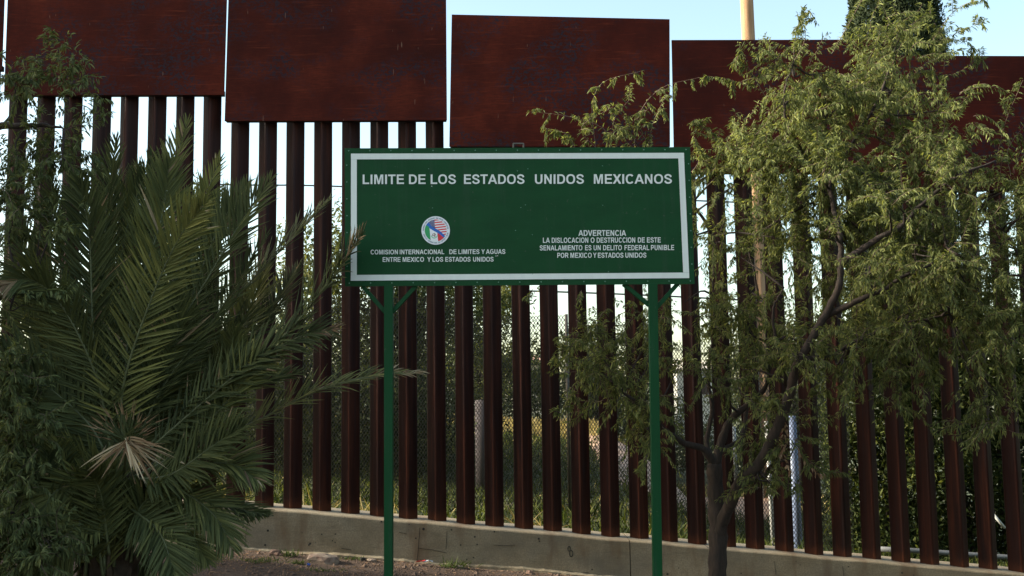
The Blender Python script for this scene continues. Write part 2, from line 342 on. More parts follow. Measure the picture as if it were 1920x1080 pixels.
for p, (a0, a1, b0, b1, tl, tr, bl, br) in enumerate(plates):
    root = empty('border_fence_section', ((a0+a1)/2, 13, wtop((a0+a1)/2))); tag(root, plab[p], 'fence', 'sections of the stepped steel border fence')
    m = MB(); yf, yb = 12.80, 12.815
    m.prism([(b0, yf, bl), (b1, yf, br), (a1, yf, tr), (a0, yf, tl)], [(b0, yb, bl), (b1, yb, br), (a1, yb, tr), (a0, yb, tl)])
    m.build('steel_plate', M['plate'], root, .002, 1)
    m = MB(); m.prism([(b0+.01, 12.818, bl+.0), (b1-.01, 12.818, br+.0), (b1-.01, 12.818, br+.06), (b0+.01, 12.818, bl+.06)], [(b0+.01, 12.885, bl+.0), (b1-.01, 12.885, br+.0), (b1-.01, 12.885, br+.06), (b0+.01, 12.885, bl+.06)])
    m.build('mounting_rail', M['darksteel'], root)
    for j in range(8):
        i = (p-1)*8+j; x = BX(i); z0 = wtop(x)-.1; z1 = min(tl, tr)-.08
        o = bpy.data.objects.new('bollard', bmesh_b); col(o, root)
        o.location = (x-root.location.x+random.uniform(-.004, .004), 0, z0-root.location.z); o.scale = (1, 1, z1-z0); o.rotation_euler = (random.uniform(-.0012, .0012), random.uniform(-.001, .001), random.uniform(-.05, .05))

# ------------------------------------------------------------------ the sign
SY = 7.9
c0 = un(728, 1080, SY); sign = empty('boundary_sign', (un(978, 1080, SY)[0], SY, gz(0, SY)))
tag(sign, 'large green sign with white border and lettering on two green posts', 'sign')
def spx(mb, pts, Yf, th):
    Fp = [un(x, y, Yf) for x, y in pts]; mb.prism(Fp, [p+np.array([0, th, 0]) for p in Fp])
TL, TR, BR_, BL_ = (646, 278), (1294, 275.7), (1302.5, 532.5), (647, 537)
def on(u, v):   # point of the board: u to the right, v down
    a = np.array(TL)*(1-u)+np.array(TR)*u; b = np.array(BL_)*(1-u)+np.array(BR_)*u; return tuple(a*(1-v)+b*v)
su = .553
m = MB(); spx(m, [TL, on(su+.01, 0), on(su+.01, 1), BL_], SY, .004); m.build('sheet_panel', M['green'], sign)
m = MB(); spx(m, [on(su, 0), TR, BR_, on(su, 1)], SY-.0006, .004); m.build('sheet_panel', M['green'], sign)
m = MB()
for q in ([(647, 279), (1293, 276.7), (1293.4, 287), (647.4, 289)], [(648, 526), (1301, 521.5), (1301.5, 531.5), (648, 536)], [(647.4, 289.2), (658, 289.2), (658.6, 525.8), (648, 525.8)], [(1283, 287.2), (1293.4, 287.2), (1301, 521.3), (1290.5, 521.3)]): spx(m, q, SY+.006, .045)
m.build('back_frame', M['green_post'], sign)
# white border: four strips butted end to end
for q in ([(658, 288), (1282.5, 286.5), (1282.8, 296.8), (658.05, 298.8)], [(657.8, 515.6), (1292.1, 511.0), (1292.4, 521.4), (657.5, 526.4)],
          [(658.05, 299.0), (669, 299.0), (669, 515.4), (657.8, 515.4)], [(1272, 297.0), (1282.8, 297.0), (1292.1, 510.8), (1281, 510.8)]):
    m = MB(); spx(m, q, SY-.0045, .002); m.build('border_strip', M['white'], sign)
# lettering

GA = dict(A=.722, B=.722, C=.722, D=.722, E=.667, F=.611, G=.778, I=.278, L=.611, M=.833, N=.722, O=.778, P=.667, R=.722, S=.667, T=.611, U=.722, V=.667, W=.944, X=.667, Y=.667)
GL = dict(A=.0, B=.073, C=.047, D=.072, E=.073, F=.073, G=.047, I=.068, L=.076, M=.07, N=.074, O=.043, P=.073, R=.073, S=.038, T=.02, U=.071, V=.0, W=.002, X=.001, Y=.0)
GW = dict(A=.72, B=.61, C=.64, D=.61, E=.55, F=.5, G=.67, I=.144, L=.5, M=.69, N=.57, O=.69, P=.55, R=.66, S=.6, T=.57, U=.58, V=.667, W=.94, X=.665, Y=.665)
def band(path, t, tv):
    """flat ribbon of uniform stroke along a centre path, wider in upright strokes (t) than level ones (tv)"""
    P = np.array(path, float); n = len(P); V = []
    closed = np.allclose(P[0], P[-1])
    for i in range(n):
        a = P[i-1] if i else (P[-2] if closed else P[0]*2-P[1]); b = P[i+1] if i < n-1 else (P[1] if closed else P[-1]*2-P[-2])
        d = (b-a)/np.linalg.norm(b-a); nn = np.array([-d[1], d[0]]); w_ = .5*(t*abs(nn[0])+tv*abs(nn[1])*1.0) if True else 0; w_ = .5*math.hypot(t*nn[0], tv*nn[1]); V += [P[i]+nn*w_, P[i]-nn*w_]
    return V, [(2*i, 2*i+1, 2*i+3, 2*i+2) for i in range(n-1)]
def arc(cx, cy, rx, ry, a0, a1, n=18, p=2.35):
    o = []
    for a in np.radians(np.linspace(a0, a1, n)): c, s_ = math.cos(a), math.sin(a); o.append((cx+rx*math.copysign(abs(c)**(2/p), c), cy+ry*math.copysign(abs(s_)**(2/p), s_)))
    return o
def glyph(ch, t=.201, tv=.168):
    w = GW[ch]/.716; S = []; h = t/2; hv = tv/2
    def poly(*p): S.append(([np.array(q, float) for q in p], [tuple(range(len(p)))]))
    def rect(x0, x1, y0, y1): poly((x0, y0), (x1, y0), (x1, y1), (x0, y1))
    if ch == 'I': rect(0, t, 0, 1)
    elif ch == 'L': poly((0, 0), (w, 0), (w, tv), (t, tv), (t, 1), (0, 1))
    elif ch == 'E': poly((0, 0), (w, 0), (w, tv), (t, tv), (t, .43), (w*.93, .43), (w*.93, .43+tv), (t, .43+tv), (t, 1-tv), (w*.98, 1-tv), (w*.98, 1), (0, 1))
    elif ch == 'F': poly((0, 0), (t, 0), (t, .42), (w*.87, .42), (w*.87, .42+tv), (t, .42+tv), (t, 1-tv), (w, 1-tv), (w, 1), (0, 1))
    elif ch == 'T': m_ = w/2; poly((m_-h, 0), (m_+h, 0), (m_+h, 1-tv), (w, 1-tv), (w, 1), (0, 1), (0, 1-tv), (m_-h, 1-tv))
    elif ch == 'A':
        m_ = w/2; poly((0, 0), (.21, 0), (.30, .23), (m_, .23), (m_, .39), (.358, .39), (m_, .76), (m_, 1), (m_-.11, 1)); poly((w, 0), (w-.11-(m_-.11), 1) if False else (m_+.11, 1), (m_, 1), (m_, .76), (w-.358, .39), (m_, .39), (m_, .23), (w-.30, .23), (w-.21, 0))
    elif ch == 'V': m_ = w/2; poly((m_-.11, 0), (m_+.11, 0), (w, 1), (w-.215, 1), (m_, .25), (.215, 1), (0, 1))
    elif ch == 'W': q = w/4; poly((q-.1, 0), (q+.1, 0), (2*q, .68), (3*q-.1, 0), (3*q+.1, 0), (w, 1), (w-.2, 1), (3*q, .28), (2*q+.1, 1), (2*q-.1, 1), (q, .28), (.2, 1), (0, 1))
    elif ch == 'X': m_ = w/2; poly((0, 0), (.245, 0), (m_, .34), (w-.245, 0), (w, 0), (m_+.135, .51), (w-.03, 1), (w-.265, 1), (m_, .69), (.265, 1), (.03, 1), (m_-.135, .51))
    elif ch == 'Y': m_ = w/2; poly((m_-h, 0), (m_+h, 0), (m_+h, .42), (w, 1), (w-.24, 1), (m_, .61), (.24, 1), (0, 1), (m_-h, .42))
    elif ch == 'M': m_ = w/2; k = .185; poly((0, 0), (k, 0), (k, .79), (m_-.095, 0), (m_+.095, 0), (w-k, .79), (w-k, 0), (w, 0), (w, 1), (w-.285, 1), (m_, .32), (.285, 1), (0, 1))
    elif ch == 'N': poly((0, 0), (.187, 0), (.187, .655), (w-.2, 0), (w, 0), (w, 1), (w-.187, 1), (w-.187, .345), (.195, 1), (0, 1))
    elif ch == 'O': S.append(band(arc(w/2, .5, w/2-h, .5-hv+.012, 0, 360, 33), t, tv))
    elif ch == 'C': S.append(band(arc(w/2+.01, .5, w/2-h+.0, .5-hv+.012, 38, 322, 26), t, tv))
    elif ch == 'G': S.append(band(arc(w/2, .5, w/2-h, .5-hv+.012, 38, 300, 24)+[(w-h, .16), (w-h, .30)], t*.95, tv)); rect(w*.53, w-t*.97, .37, .37+tv); rect(w-t*.97, w-.0, .303, .37+tv)
    elif ch == 'D': rect(0, t, 0, 1); S.append(band([(t, 1-hv)]+arc(w*.42, .5, w*.58-h, .5-hv, 90, -90, 18)+[(t, hv)], t, tv))
    elif ch in 'PR':
        ym = .40 if ch == 'R' else .36; yc = (1+ym)/2; ry = (1-ym)/2-hv; rect(0, t, 0, 1); S.append(band([(t, 1-hv)]+arc(w*(.60 if ch=='P' else .55), yc, (w*.40 if ch=='P' else w*.38)-h, ry, 90, -90, 14)+[(t, ym+hv)], t, tv))
        if ch == 'R': poly((w*.42, ym), (w*.70, ym+.012), (w*1.0, 0), (w*.74, 0))
    elif ch == 'B':
        rect(0, t, 0, 1); S.append(band([(t, 1-hv)]+arc(w*.60, .75, w*.36-h, .25-hv+.005, 90, -80, 12)+[(t, .505)], t, tv*.96)); S.append(band([(t, .497)]+arc(w*.62, .27, w*.38-h, .27-hv-.003, 84, -90, 12)+[(t, hv)], t, tv))
    elif ch == 'U': S.append(band([(h, 1), (h, .7)]+arc(w/2, .40, w/2-h, .40-hv+.012, 180, 360, 18)+[(w-h, .7), (w-h, 1)], t, tv))
    elif ch == 'S': S.append(band(spline([(w-.115, .70), (w-.20, .855), (w/2, .928), (.2, .865), (.118, .73), (.19, .605), (w/2, .512), (w-.19, .405), (w-.10, .27), (w-.2, .13), (w/2, .072), (.19, .14), (.10, .305)], 34), t*.97, tv))
    V = []; Fs = []; L = []
    for k, (v, f) in enumerate(S):
        b = len(V); V += [(p[0], p[1], k*.00012) for p in v]; Fs += [tuple(b+i for i in q) for q in f]
    return np.array(V), Fs
def word_tris(txt, bold=0):
    V = []; Fs = []; x = 0
    for ch in txt:
        v, f = glyph(ch); b = sum(len(q) for q in V); v = v.copy(); v[:, 0] += x+GL[ch]/.716; x += GA[ch]/.716; V.append(v); Fs += [tuple(b+i for i in q) for q in f]
    return np.vstack(V), Fs
def line(words, ytop, ybot, bold, Yf=SY-.0048, name='lettering', mat_=None, slope=0):
    for t, x0, x1 in words:
        m = MB(); vs, fs = word_tris(t, bold); mn = vs.min(0); mx = vs.max(0)
        pts = []
        for v in vs:
            u = (v[0]-mn[0])/(mx[0]-mn[0]); q = (v[1]-mn[1])/(mx[1]-mn[1]); px = x0+(x1-x0)*u
            pts.append(un(px, ybot+(ytop-ybot)*v[1]+slope*(px-words[0][1]), Yf-v[2]))
        m.poly(pts, fs); m.build(name, mat_ or M['white'], sign)
line([('LIMITE', 680, 757.5), ('DE', 766.75, 798), ('LOS', 807.5, 855), ('ESTADOS', 870, 983.5), ('UNIDOS', 1003, 1095), ('MEXICANOS', 1113.5, 1260)], 327.3, 345.2, .024, slope=-.0015)
line([('COMISION', 695, 746), ('INTERNACIONAL', 749.5, 833), ('DE', 842.5, 856), ('LIMITES', 859.5, 899), ('Y', 902.5, 909), ('AGUAS', 911, 947.5)], 468.3, 477, .022, slope=-.004)
line([('ENTRE', 717.5, 751), ('MEXICO', 755, 795), ('Y', 801, 808), ('LOS', 811, 831), ('ESTADOS', 835, 882.3), ('UNIDOS', 887, 925.5)], 482.2, 491, .022, slope=-.003)
line([('ADVERTENCIA', 1084.5, 1174)], 431.5, 442.3, .022)
line([('LA', 1018, 1031), ('DISLOCACION', 1034.5, 1103), ('O', 1107.5, 1114.7), ('DESTRUCCION', 1118.8, 1191), ('DE', 1196, 1209), ('ESTE', 1213, 1239)], 445.7, 455.4, .022, slope=-.003)
line([('SENALAMIENTO', 1012, 1092), ('ES', 1097, 1109), ('UN', 1113, 1126.3), ('DELITO', 1130.8, 1166), ('FEDERAL', 1171, 1217.5), ('PUNIBLE', 1220.5, 1264)], 460, 469.6, .022, slope=-.003)
line([('POR', 1045, 1066), ('MEXICO', 1069.5, 1109.5), ('Y', 1112, 1118.5), ('ESTADOS', 1121, 1169), ('UNIDOS', 1172.5, 1212)], 474, 483.4, .022, slope=-.002)
# round emblem
EC = (816.9, 432.1)
def disc(r0, r1, Yf, name, material, parent, n=64):
    m = MB(); m.prism([un(EC[0]+r1*math.cos(-2*math.pi*k/n), EC[1]+r1*math.sin(-2*math.pi*k/n), Yf) for k in range(n)], [un(EC[0]+r1*math.cos(-2*math.pi*k/n), EC[1]+r1*math.sin(-2*math.pi*k/n), Yf)+np.array([0, .001, 0]) for k in range(n)])
    return m.build(name, material, parent)
emb = disc(0, 26.7, SY-.0055, 'round_emblem', basic('emblem_white', (.82, .84, .86), .45, (.8, .82, .84)), sign)
cols = {'w': (.85, .85, .87), 'r': (.68, .02, .03), 'n': (.01, .012, .14), 'b': (.012, .13, .5), 'g': (.02, .33, .1), 'br': (.28, .2, .13), 'lg': (.25, .6, .35)}
keys = list(cols); em = [basic('print_'+k, cols[k], .5, cols[k]) for k in keys]
def ecolor(x, y):          # x,y in zoomed emblem units, centre 0,0, radius 340
    r = math.hypot(x, y)
    if r > 340: return None
    # blue river band: S curve from upper left to lower right
    def band(x): return -.62*0+(-135+ .62*(x+200)) if False else np.interp(x, [-300, -230, -180, -120, -60, 0, 60, 120, 180, 240, 300], [-235, -200, -130, -75, -40, -8, 25, 62, 108, 165, 225])
    d = (y-band(x)); half = 52 if x > -150 else 70
    if abs(d) < half: return 'b'
    if d < 0:
        if x < -38+ (y+300)*.1:
            sx = (x+y*.1)/38.0; syy = (y)/33.0; a = (sx % 1)-.5; bq = ((syy+.5*(int(math.floor(sx)) % 2)) % 1)-.5
            return 'w' if a*a+bq*bq < .055 else 'n'
        yy = y+.11*x; return 'r' if int(math.floor((yy+345)/39.5)) % 2 == 0 else 'w'
    if x < -185+(y)*.09: return 'g'
    if x > 52+(y-100)*.12: return 'r'
    ex, ey = x+45, y-150; re = math.hypot(ex, ey/.95)
    if 75 < re < 105 and ey > 10: return 'lg'
    if (ex/62)**2+((ey+8)/62)**2 < 1 and (math.sin(ex*.09)+math.cos(ey*.11+ex*.05)) > -.35: return 'br'
    return 'w'
n = 150; idx = {}; V = []; Qs = []; mi = []
def vid(i, j):
    if (i, j) not in idx:
        idx[(i, j)] = len(V); V.append(un(EC[0]+(-340+680*i/n)/16.62, EC[1]+(-340+680*j/n)/16.62, SY-.0066))
    return idx[(i, j)]
for i in range(n):
    for j in range(n):
        c = ecolor(-340+680*(i+.5)/n, -340+680*(j+.5)/n)
        if c: Qs.append((vid(i, j), vid(i, j+1), vid(i+1, j+1), vid(i+1, j))); mi.append(keys.index(c))
mesh_np('printed_flags', V, Qs, em, emb, mi=mi)
m = MB()
def ring_text(t, a0, a1, rr, flip, h):
    for k, ch in enumerate(t):
        if ch == ' ': continue
        a = math.radians(a0+(a1-a0)*(k+.5)/len(t)); vs, fs = word_tris(ch, .01); c = (vs.max(0)+vs.min(0))/2; s = h
        pts = []
        for v in vs:
            lx, ly = (v[0]-c[0])*s*.8, (v[1]-c[1])*s
            # local up points outward (top) or inward (bottom)
            ox, oy = math.cos(a), -math.sin(a)
            up = (ox, oy) if not flip else (-ox, -oy); ri = (-up[1], up[0])
            pts.append(un(EC[0]+ox*rr+ri[0]*lx+up[0]*ly, EC[1]+oy*rr+ri[1]*lx+up[1]*ly, SY-.0062))
        m.poly(pts, fs)
ring_text('INTERNATIONAL BOUNDARY AND WATER COMMISSION', 183, 8, 23.2, False, 2.6)
ring_text('COMISION INTERNACIONAL DE LIMITES Y AGUAS', 196, 350, 23.2, True, 2.6)
tag(m.build('ring_lettering', basic('emblem_grey_ink', (.2, .25, .33), .6), emb), kind='stuff')
# posts
for (xt, xt2, xb, xb2) in ((720.2, 736.6, 720, 736), (1216.4, 1232.6, 1224.9, 1242.2)):
    yt = 533.5 if xt < 1000 else 531.5
    A = un(xt, yt, SY); B = un(xt2, yt, SY); C = un(xb2, 1080, SY); D = un(xb, 1080, SY); zt = A[2]; zb = D[2]
    ex = (gz(A[0], SY)-.4-zb)/(zt-zb)
    D2 = D+(A-D)*ex; C2 = C+(B-C)*ex; m = MB(); dp = np.array([0, .064, 0])
    o_ = np.array([0, -.008, 0])
    m.prism([D2+o_, C2+o_, B+o_, A+o_], [D2+dp, C2+dp, B+dp, A+dp]); m.build('post', M['green_post'], sign, .003, 2)
def brace(p0, p1, wd):
    a = un(*p0, SY+.022); b = un(*p1, SY+.022); t = unit(b-a); nn = np.array([-t[2], 0, t[0]])*wd/2; dp = np.array([0, .035, 0])
    m = MB(); m.prism([a+nn, a-nn, b-nn, b+nn], [a+nn+dp, a-nn+dp, b-nn+dp, b+nn+dp]); m.build('brace', M['green_post'], sign, .002, 1)
brace((679, 536), (722, 585), .03); brace((780, 535.5), (735, 585), .03); brace((1169, 532), (1218, 572), .03); brace((1272, 531), (1231, 577), .03)
m = MB()
def dot(u, v, r=.0042):
    c = un(*on(u, v), SY-.0032); m.prism([c+(r*math.cos(a), -.0015, r*math.sin(a)) for a in np.arange(6)*math.pi/3], [c+(r*1.3*math.cos(a), .002, r*1.3*math.sin(a)) for a in np.arange(6)*math.pi/3])
for k in range(17): dot(.012+k*.061, .018); dot(.012+k*.061, .977)
for k in range(1, 8): dot(.006, k*.122); dot(.994, k*.122)
for u in (.25, .5, .53, .75): 
    for v in (.15, .42, .62, .9): dot(u+random.uniform(-.01, .01), v+random.uniform(-.02, .02), .003)
tag(m.build('rivets', M['bolt'], sign), kind='stuff')
m = MB()
for a, b in (((962.5, 269), (962.5, 277)), ((962.5, 269.3), (982, 269.3)), ((981.5, 269), (981.5, 277))):
    P = un(*a, SY+.02); P2 = un(*b, SY+.02); m.tube([P, P2], .006, 6, False)
m.build('lifting_bracket', basic('bracket_steel', (.1, .09, .07), .5), sign)
m = MB()
for (px, py) in ((809.5, 349), (930, 480), (933, 479.5)):
    c = un(px, py, SY-.0035); m.prism([c+(.004*math.cos(a), 0, .003*math.sin(a)) for a in np.arange(5)*1.256], [c+(.004*math.cos(a), .002, .003*math.sin(a)) for a in np.arange(5)*1.256])
m.build('paint_chip', M['white'], sign)

# ------------------------------------------------------------------ foliage tools
def strips(P, D, L, Wd, droop=.5, seg=3, prof=(.45, 1, .9, .15)):
    """curved narrow leaves: P start, D direction, L length, Wd width (arrays)"""
    n = len(P); S = unit(np.cross(D, rng.normal(size=(n, 3)))); V = []; p = P.copy(); d = unit(D)
    g = np.array([0, 0, -1.0])
    for k in range(seg+1):
        V.append(p+S*(Wd*prof[k])[:, None]*.5); V.append(p-S*(Wd*prof[k])[:, None]*.5)
        d = unit(d+g*droop/seg+rng.normal(size=(n, 3))*.06); p = p+d*(L/seg)[:, None]
    V = np.stack(V, 1).reshape(-1, 3); b = np.arange(n)*2*(seg+1)
    Qs = np.stack([np.stack([b+2*k, b+2*k+1, b+2*k+3, b+2*k+2], 1) for k in range(seg)], 1).reshape(-1, 4); return V, Qs
def twig_arrays(starts, dirs, length, n=17, sag=.55):
    k = len(starts); out = [starts.copy()]; p = starts.copy(); d = unit(dirs); ds = [d]
    for i in range(n-1):
        d = unit(d+rng.normal(size=(k, 3))*.13+np.array([0, 0, -sag/n])); p = p+d*(length/n)[:, None]; out.append(p.copy()); ds.append(d)
    return np.stack(out, 1), np.stack(ds, 1)
def twig_mesh(T, r0, r1, name, mat_, parent):
    k, n, _ = T.shape; V = []; 
    for i in range(n):
        r = r0+(r1-r0)*i/(n-1)
        for a in (0, 2.094, 4.189): V.append(T[:, i]+np.array([math.cos(a), math.sin(a)*.7, math.sin(a)*.7])*r)
    V = np.stack(V, 1).reshape(-1, 3); b = np.arange(k)*n*3; Qs = []
    for i in range(n-1):
        for a in range(3): Qs.append(np.stack([b+i*3+a, b+i*3+(a+1) % 3, b+(i+1)*3+(a+1) % 3, b+(i+1)*3+a], 1))
    return tag(mesh_np(name, V, np.stack(Qs, 1).reshape(-1, 4), mat_, parent), kind='stuff')
def mesquite_leaves(T, Dr, L=.048, Wd=.009, per=2, keep=.96):
    k, n, _ = T.shape; P = np.repeat(T[:, 1:].reshape(-1, 3), per*2, 0); D = np.repeat(Dr[:, 1:].reshape(-1, 3), per*2, 0)
    m = len(P); pn = unit(rng.normal(size=(k, 3))+np.array([0, -.6, .5])); pn = np.repeat(pn, (n-1)*per, 0)      # each twig carries its leaves in two ranks
    sg = np.where(np.arange(m//2) % 2 == 0, 1.0, -1.0)[:, None]; side = unit(np.cross(D[::2], pn))*sg; d0 = unit(D[::2]*.62+side*.8+np.array([0, 0, -.28])+rng.normal(size=(m//2, 3))*.16)
    sp = unit(np.cross(d0, pn+rng.normal(size=d0.shape)*.5))*.3                 # the two pinnae fork from one stalk
    d = np.empty((m, 3)); d[::2] = d0+sp; d[1::2] = d0-sp; P2 = P+np.repeat(d0, 2, 0)*.008+np.repeat(D[::2]*rng.uniform(-.012, .012, (m//2, 1)), 2, 0)
    kp = rng.random(m) < keep; P2, d = P2[kp], d[kp]; nn = len(P2)
    return strips(P2, unit(d), L*rng.uniform(.5, 1.35, nn), Wd*rng.uniform(.7, 1.35, nn), .9)
def ell(cl, nt_, sub=10, spread=.46):
    """twig starts and directions for one leafy cluster (cx,cy,rx,ry in picture measure, Y depth, dY)"""
    cx, cy, rx, ry, Y, dY = cl; c = un(cx, cy, Y); s = Y/F; 
    R = np.array([rx*s, dY, ry*s]); sc_ = rng.normal(size=(sub, 3)); sc_ = unit(sc_)*rng.random((sub, 1))**.4*.8
    k = rng.integers(0, sub, nt_); q = sc_[k]+rng.normal(size=(nt_, 3))*spread*.5
    P = c+q*R; D = unit(q*R+np.array([0, 0, .05])+rng.normal(size=(nt_, 3))*.28); return P, D
def sprig(pts, Y0, Y1, n=6):
    ys_ = np.linspace(Y0, Y1, len(pts)); return spline([un(x, y, Y) for (x, y), Y in zip(pts, ys_)], n)
def limb(pts, ys_, r0, r1, name, mat_, parent, n=None, sides=10, wob=.006):
    P = spline([un(x, y, Y) for (x, y), Y in zip(pts, ys_)], n or len(pts)*6); k = len(P)
    P = P+rng.normal(size=P.shape)*wob*np.linspace(0, 1, k)[:, None]
    rad = np.linspace(1, 0, k)**.85*(r0-r1)+r1; rad = rad*(1+.07*np.sin(np.arange(k)*1.7)+rng.normal(size=k)*.03)
    m = MB(); m.tube(P, list(rad), sides); return m.build(name, mat_, parent), P

# ------------------------------------------------------------------ right mesquite
T1 = un(1345, 1060, 10.6)
mq = empty('mesquite_tree', (T1[0], 10.6, gz(T1[0], 10.6))); tag(mq, 'feathery mesquite tree with forked brown trunk in front of the fence, right of the sign', 'tree')
limbs = []
gzr = gz(T1[0], 10.6)
def tl(pts, ys_, r0, r1, name='limb', **k): o, P = limb(pts, ys_, r0, r1, name, M['bark'], mq, **k); limbs.append(P)
tl([(1344, 1180), (1345, 1080), (1346, 1000), (1342, 930), (1339, 868)], [10.6]*4+[10.55], .094, .068, 'trunk', n=26, sides=16, wob=.002)
tl([(1345, 1030), (1352, 985), (1374, 935), (1392, 897), (1425, 868), (1455, 805), (1480, 742), (1492, 690), (1520, 640), (1547, 592), (1572, 540), (1577, 490), (1574, 435), (1558, 365), (1556, 280), (1545, 225)], [10.6, 10.55, 10.4, 10.25, 10.1, 9.95, 9.85, 9.75, 9.7, 9.65, 9.6, 9.6, 9.65, 9.8, 10, 10.2], .062, .009, sides=14)
tl([(1575, 495), (1612, 470), (1650, 445), (1690, 425), (1722, 390), (1795, 330), (1865, 302)], [9.6, 9.55, 9.5, 9.5, 9.5, 9.5, 9.55], .032, .009)
tl([(1548, 592), (1580, 577), (1625, 556), (1662, 540), (1720, 505), (1800, 480)], [9.7, 9.6, 9.5, 9.5, 9.5, 9.5], .032, .009)
tl([(1500, 672), (1560, 668), (1605, 640), (1680, 610), (1780, 590)], [9.75, 9.75, 9.75, 9.75, 9.75], .026, .008)
tl([(1340, 872), (1318, 842), (1285, 832), (1250, 808), (1205, 765), (1150, 720)], [10.55, 10.5, 10.45, 10.3, 10.2, 10.1], .04, .008)
tl([(1342, 872), (1352, 830), (1372, 785), (1420, 745), (1442, 705), (1440, 640)], [10.55, 10.6, 10.65, 10.7, 10.7, 10.7], .045, .01)
tl([(1340, 870), (1325, 830), (1335, 770), (1328, 700), (1340, 600), (1335, 520)], [10.55, 10.7, 10.8, 10.85, 10.9, 10.9], .028, .007)
tl([(1352, 845), (1390, 820), (1400, 750), (1395, 650), (1420, 560), (1400, 450)], [10.6, 10.7, 10.9, 11, 11, 11], .026, .007)
tl([(1395, 905), (1432, 893), (1450, 868), (1480, 862)], [10.45, 10.4, 10.35, 10.3], .03, .008)
tl([(1480, 742), (1470, 700), (1455, 640), (1450, 580), (1470, 540)], [10.3, 10.1, 10, 9.95, 9.9], .022, .006)
tl([(1556, 380), (1520, 310), (1480, 240), (1470, 180), (1490, 110)], [10.25, 10.2, 10.1, 10, 10], .02, .006)
tl([(1560, 330), (1610, 250), (1650, 180), (1670, 120), (1690, 60)], [10.3, 10.3, 10.4, 10.5, 10.5], .02, .006)
tl([(1340, 520), (1330, 430), (1260, 340), (1200, 280), (1170, 220)], [10.9, 10.8, 10.7, 10.6, 10.5], .018, .005)
tl([(1800, 328), (1850, 400), (1900, 460), (1930, 560)], [9.9, 9.8, 9.7, 9.6], .018, .006)
clusters = [  # cx cy rx ry depth dY twigs
 (1560,190,130,95,10.2,.5,110), (1685,140,110,85,10.4,.5,85), (1650,70,60,45,10.5,.35,22), (1500,120,55,60,10.1,.3,28), (1480,280,115,90,10.1,.5,85), (1625,320,165,115,10.1,.6,150),
 (1400,330,90,75,10.3,.45,46), (1745,250,85,90,10.1,.4,55), (1345,290,50,42,10.4,.3,16), (1340,430,52,75,10.6,.4,26), (1450,450,95,95,10.3,.5,66), (1600,490,115,105,10.3,.45,88),
 (1730,470,120,105,9.9,.5,105), (1850,480,95,125,9.7,.5,100), (1880,360,65,60,9.8,.4,34), (1865,640,85,105,9.7,.4,62), (1750,620,110,85,9.9,.5,76), (1605,630,100,60,10.25,.35,40),
 (1410,590,100,85,10.7,.5,60), (1325,570,50,85,10.7,.4,30), (1130,670,75,62,10.1,.35,38), (1195,735,75,62,10.2,.35,38), (1300,700,75,45,10.4,.35,26), (1385,705,80,45,10.4,.35,26),
 (1222,815,42,48,10.2,.2,15), (1455,820,60,55,10.2,.25,22), (1445,900,40,26,10.1,.2,8), (1640,700,110,60,10.1,.4,30), (1870,770,60,60,9.7,.3,20), (1495,640,55,55,9.95,.2,18), (1220,600,42,55,10.4,.3,14), (1560,400,130,80,10.25,.4,60), (1950,480,80,180,9.6,.5,60), (1800,560,90,70,9.7,.3,40), (1500,670,50,45,9.5,.15,14), (1455,770,40,40,9.9,.15,12), (1690,400,55,45,9.3,.15,14), (1790,340,50,40,9.3,.15,16), (1640,520,60,40,9.3,.15,16), (1560,300,60,60,9.6,.2,22), (1700,610,70,40,9.5,.15,20), (1600,660,45,30,9.5,.15,10), (1760,490,60,40,9.3,.15,14), (1560,440,30,40,9.4,.1,5)]
P = []; D = []; B = []
allP = np.vstack(limbs)
for cl in clusters:
    a, b = ell(cl[:6], int(cl[6]*1.3), max(5, cl[6]//5)); P.append(a); D.append(b)
    for _ in range(2+cl[6]//30):
        c = un(cl[0], cl[1], cl[4])+rng.normal(size=3)*np.array([cl[2], 0, cl[3]])*cl[4]/F*.35; j = np.argmin(((allP-c)**2).sum(1)); s = allP[j]; mid = (s+c)/2+rng.normal(size=3)*.05; B.append(spline([s, mid, c, c+(c-mid)*.5], 9))
P = np.vstack(P); D = np.vstack(D); L = rng.uniform(.18, .44, len(P)); T, Dr = twig_arrays(P, D, L)
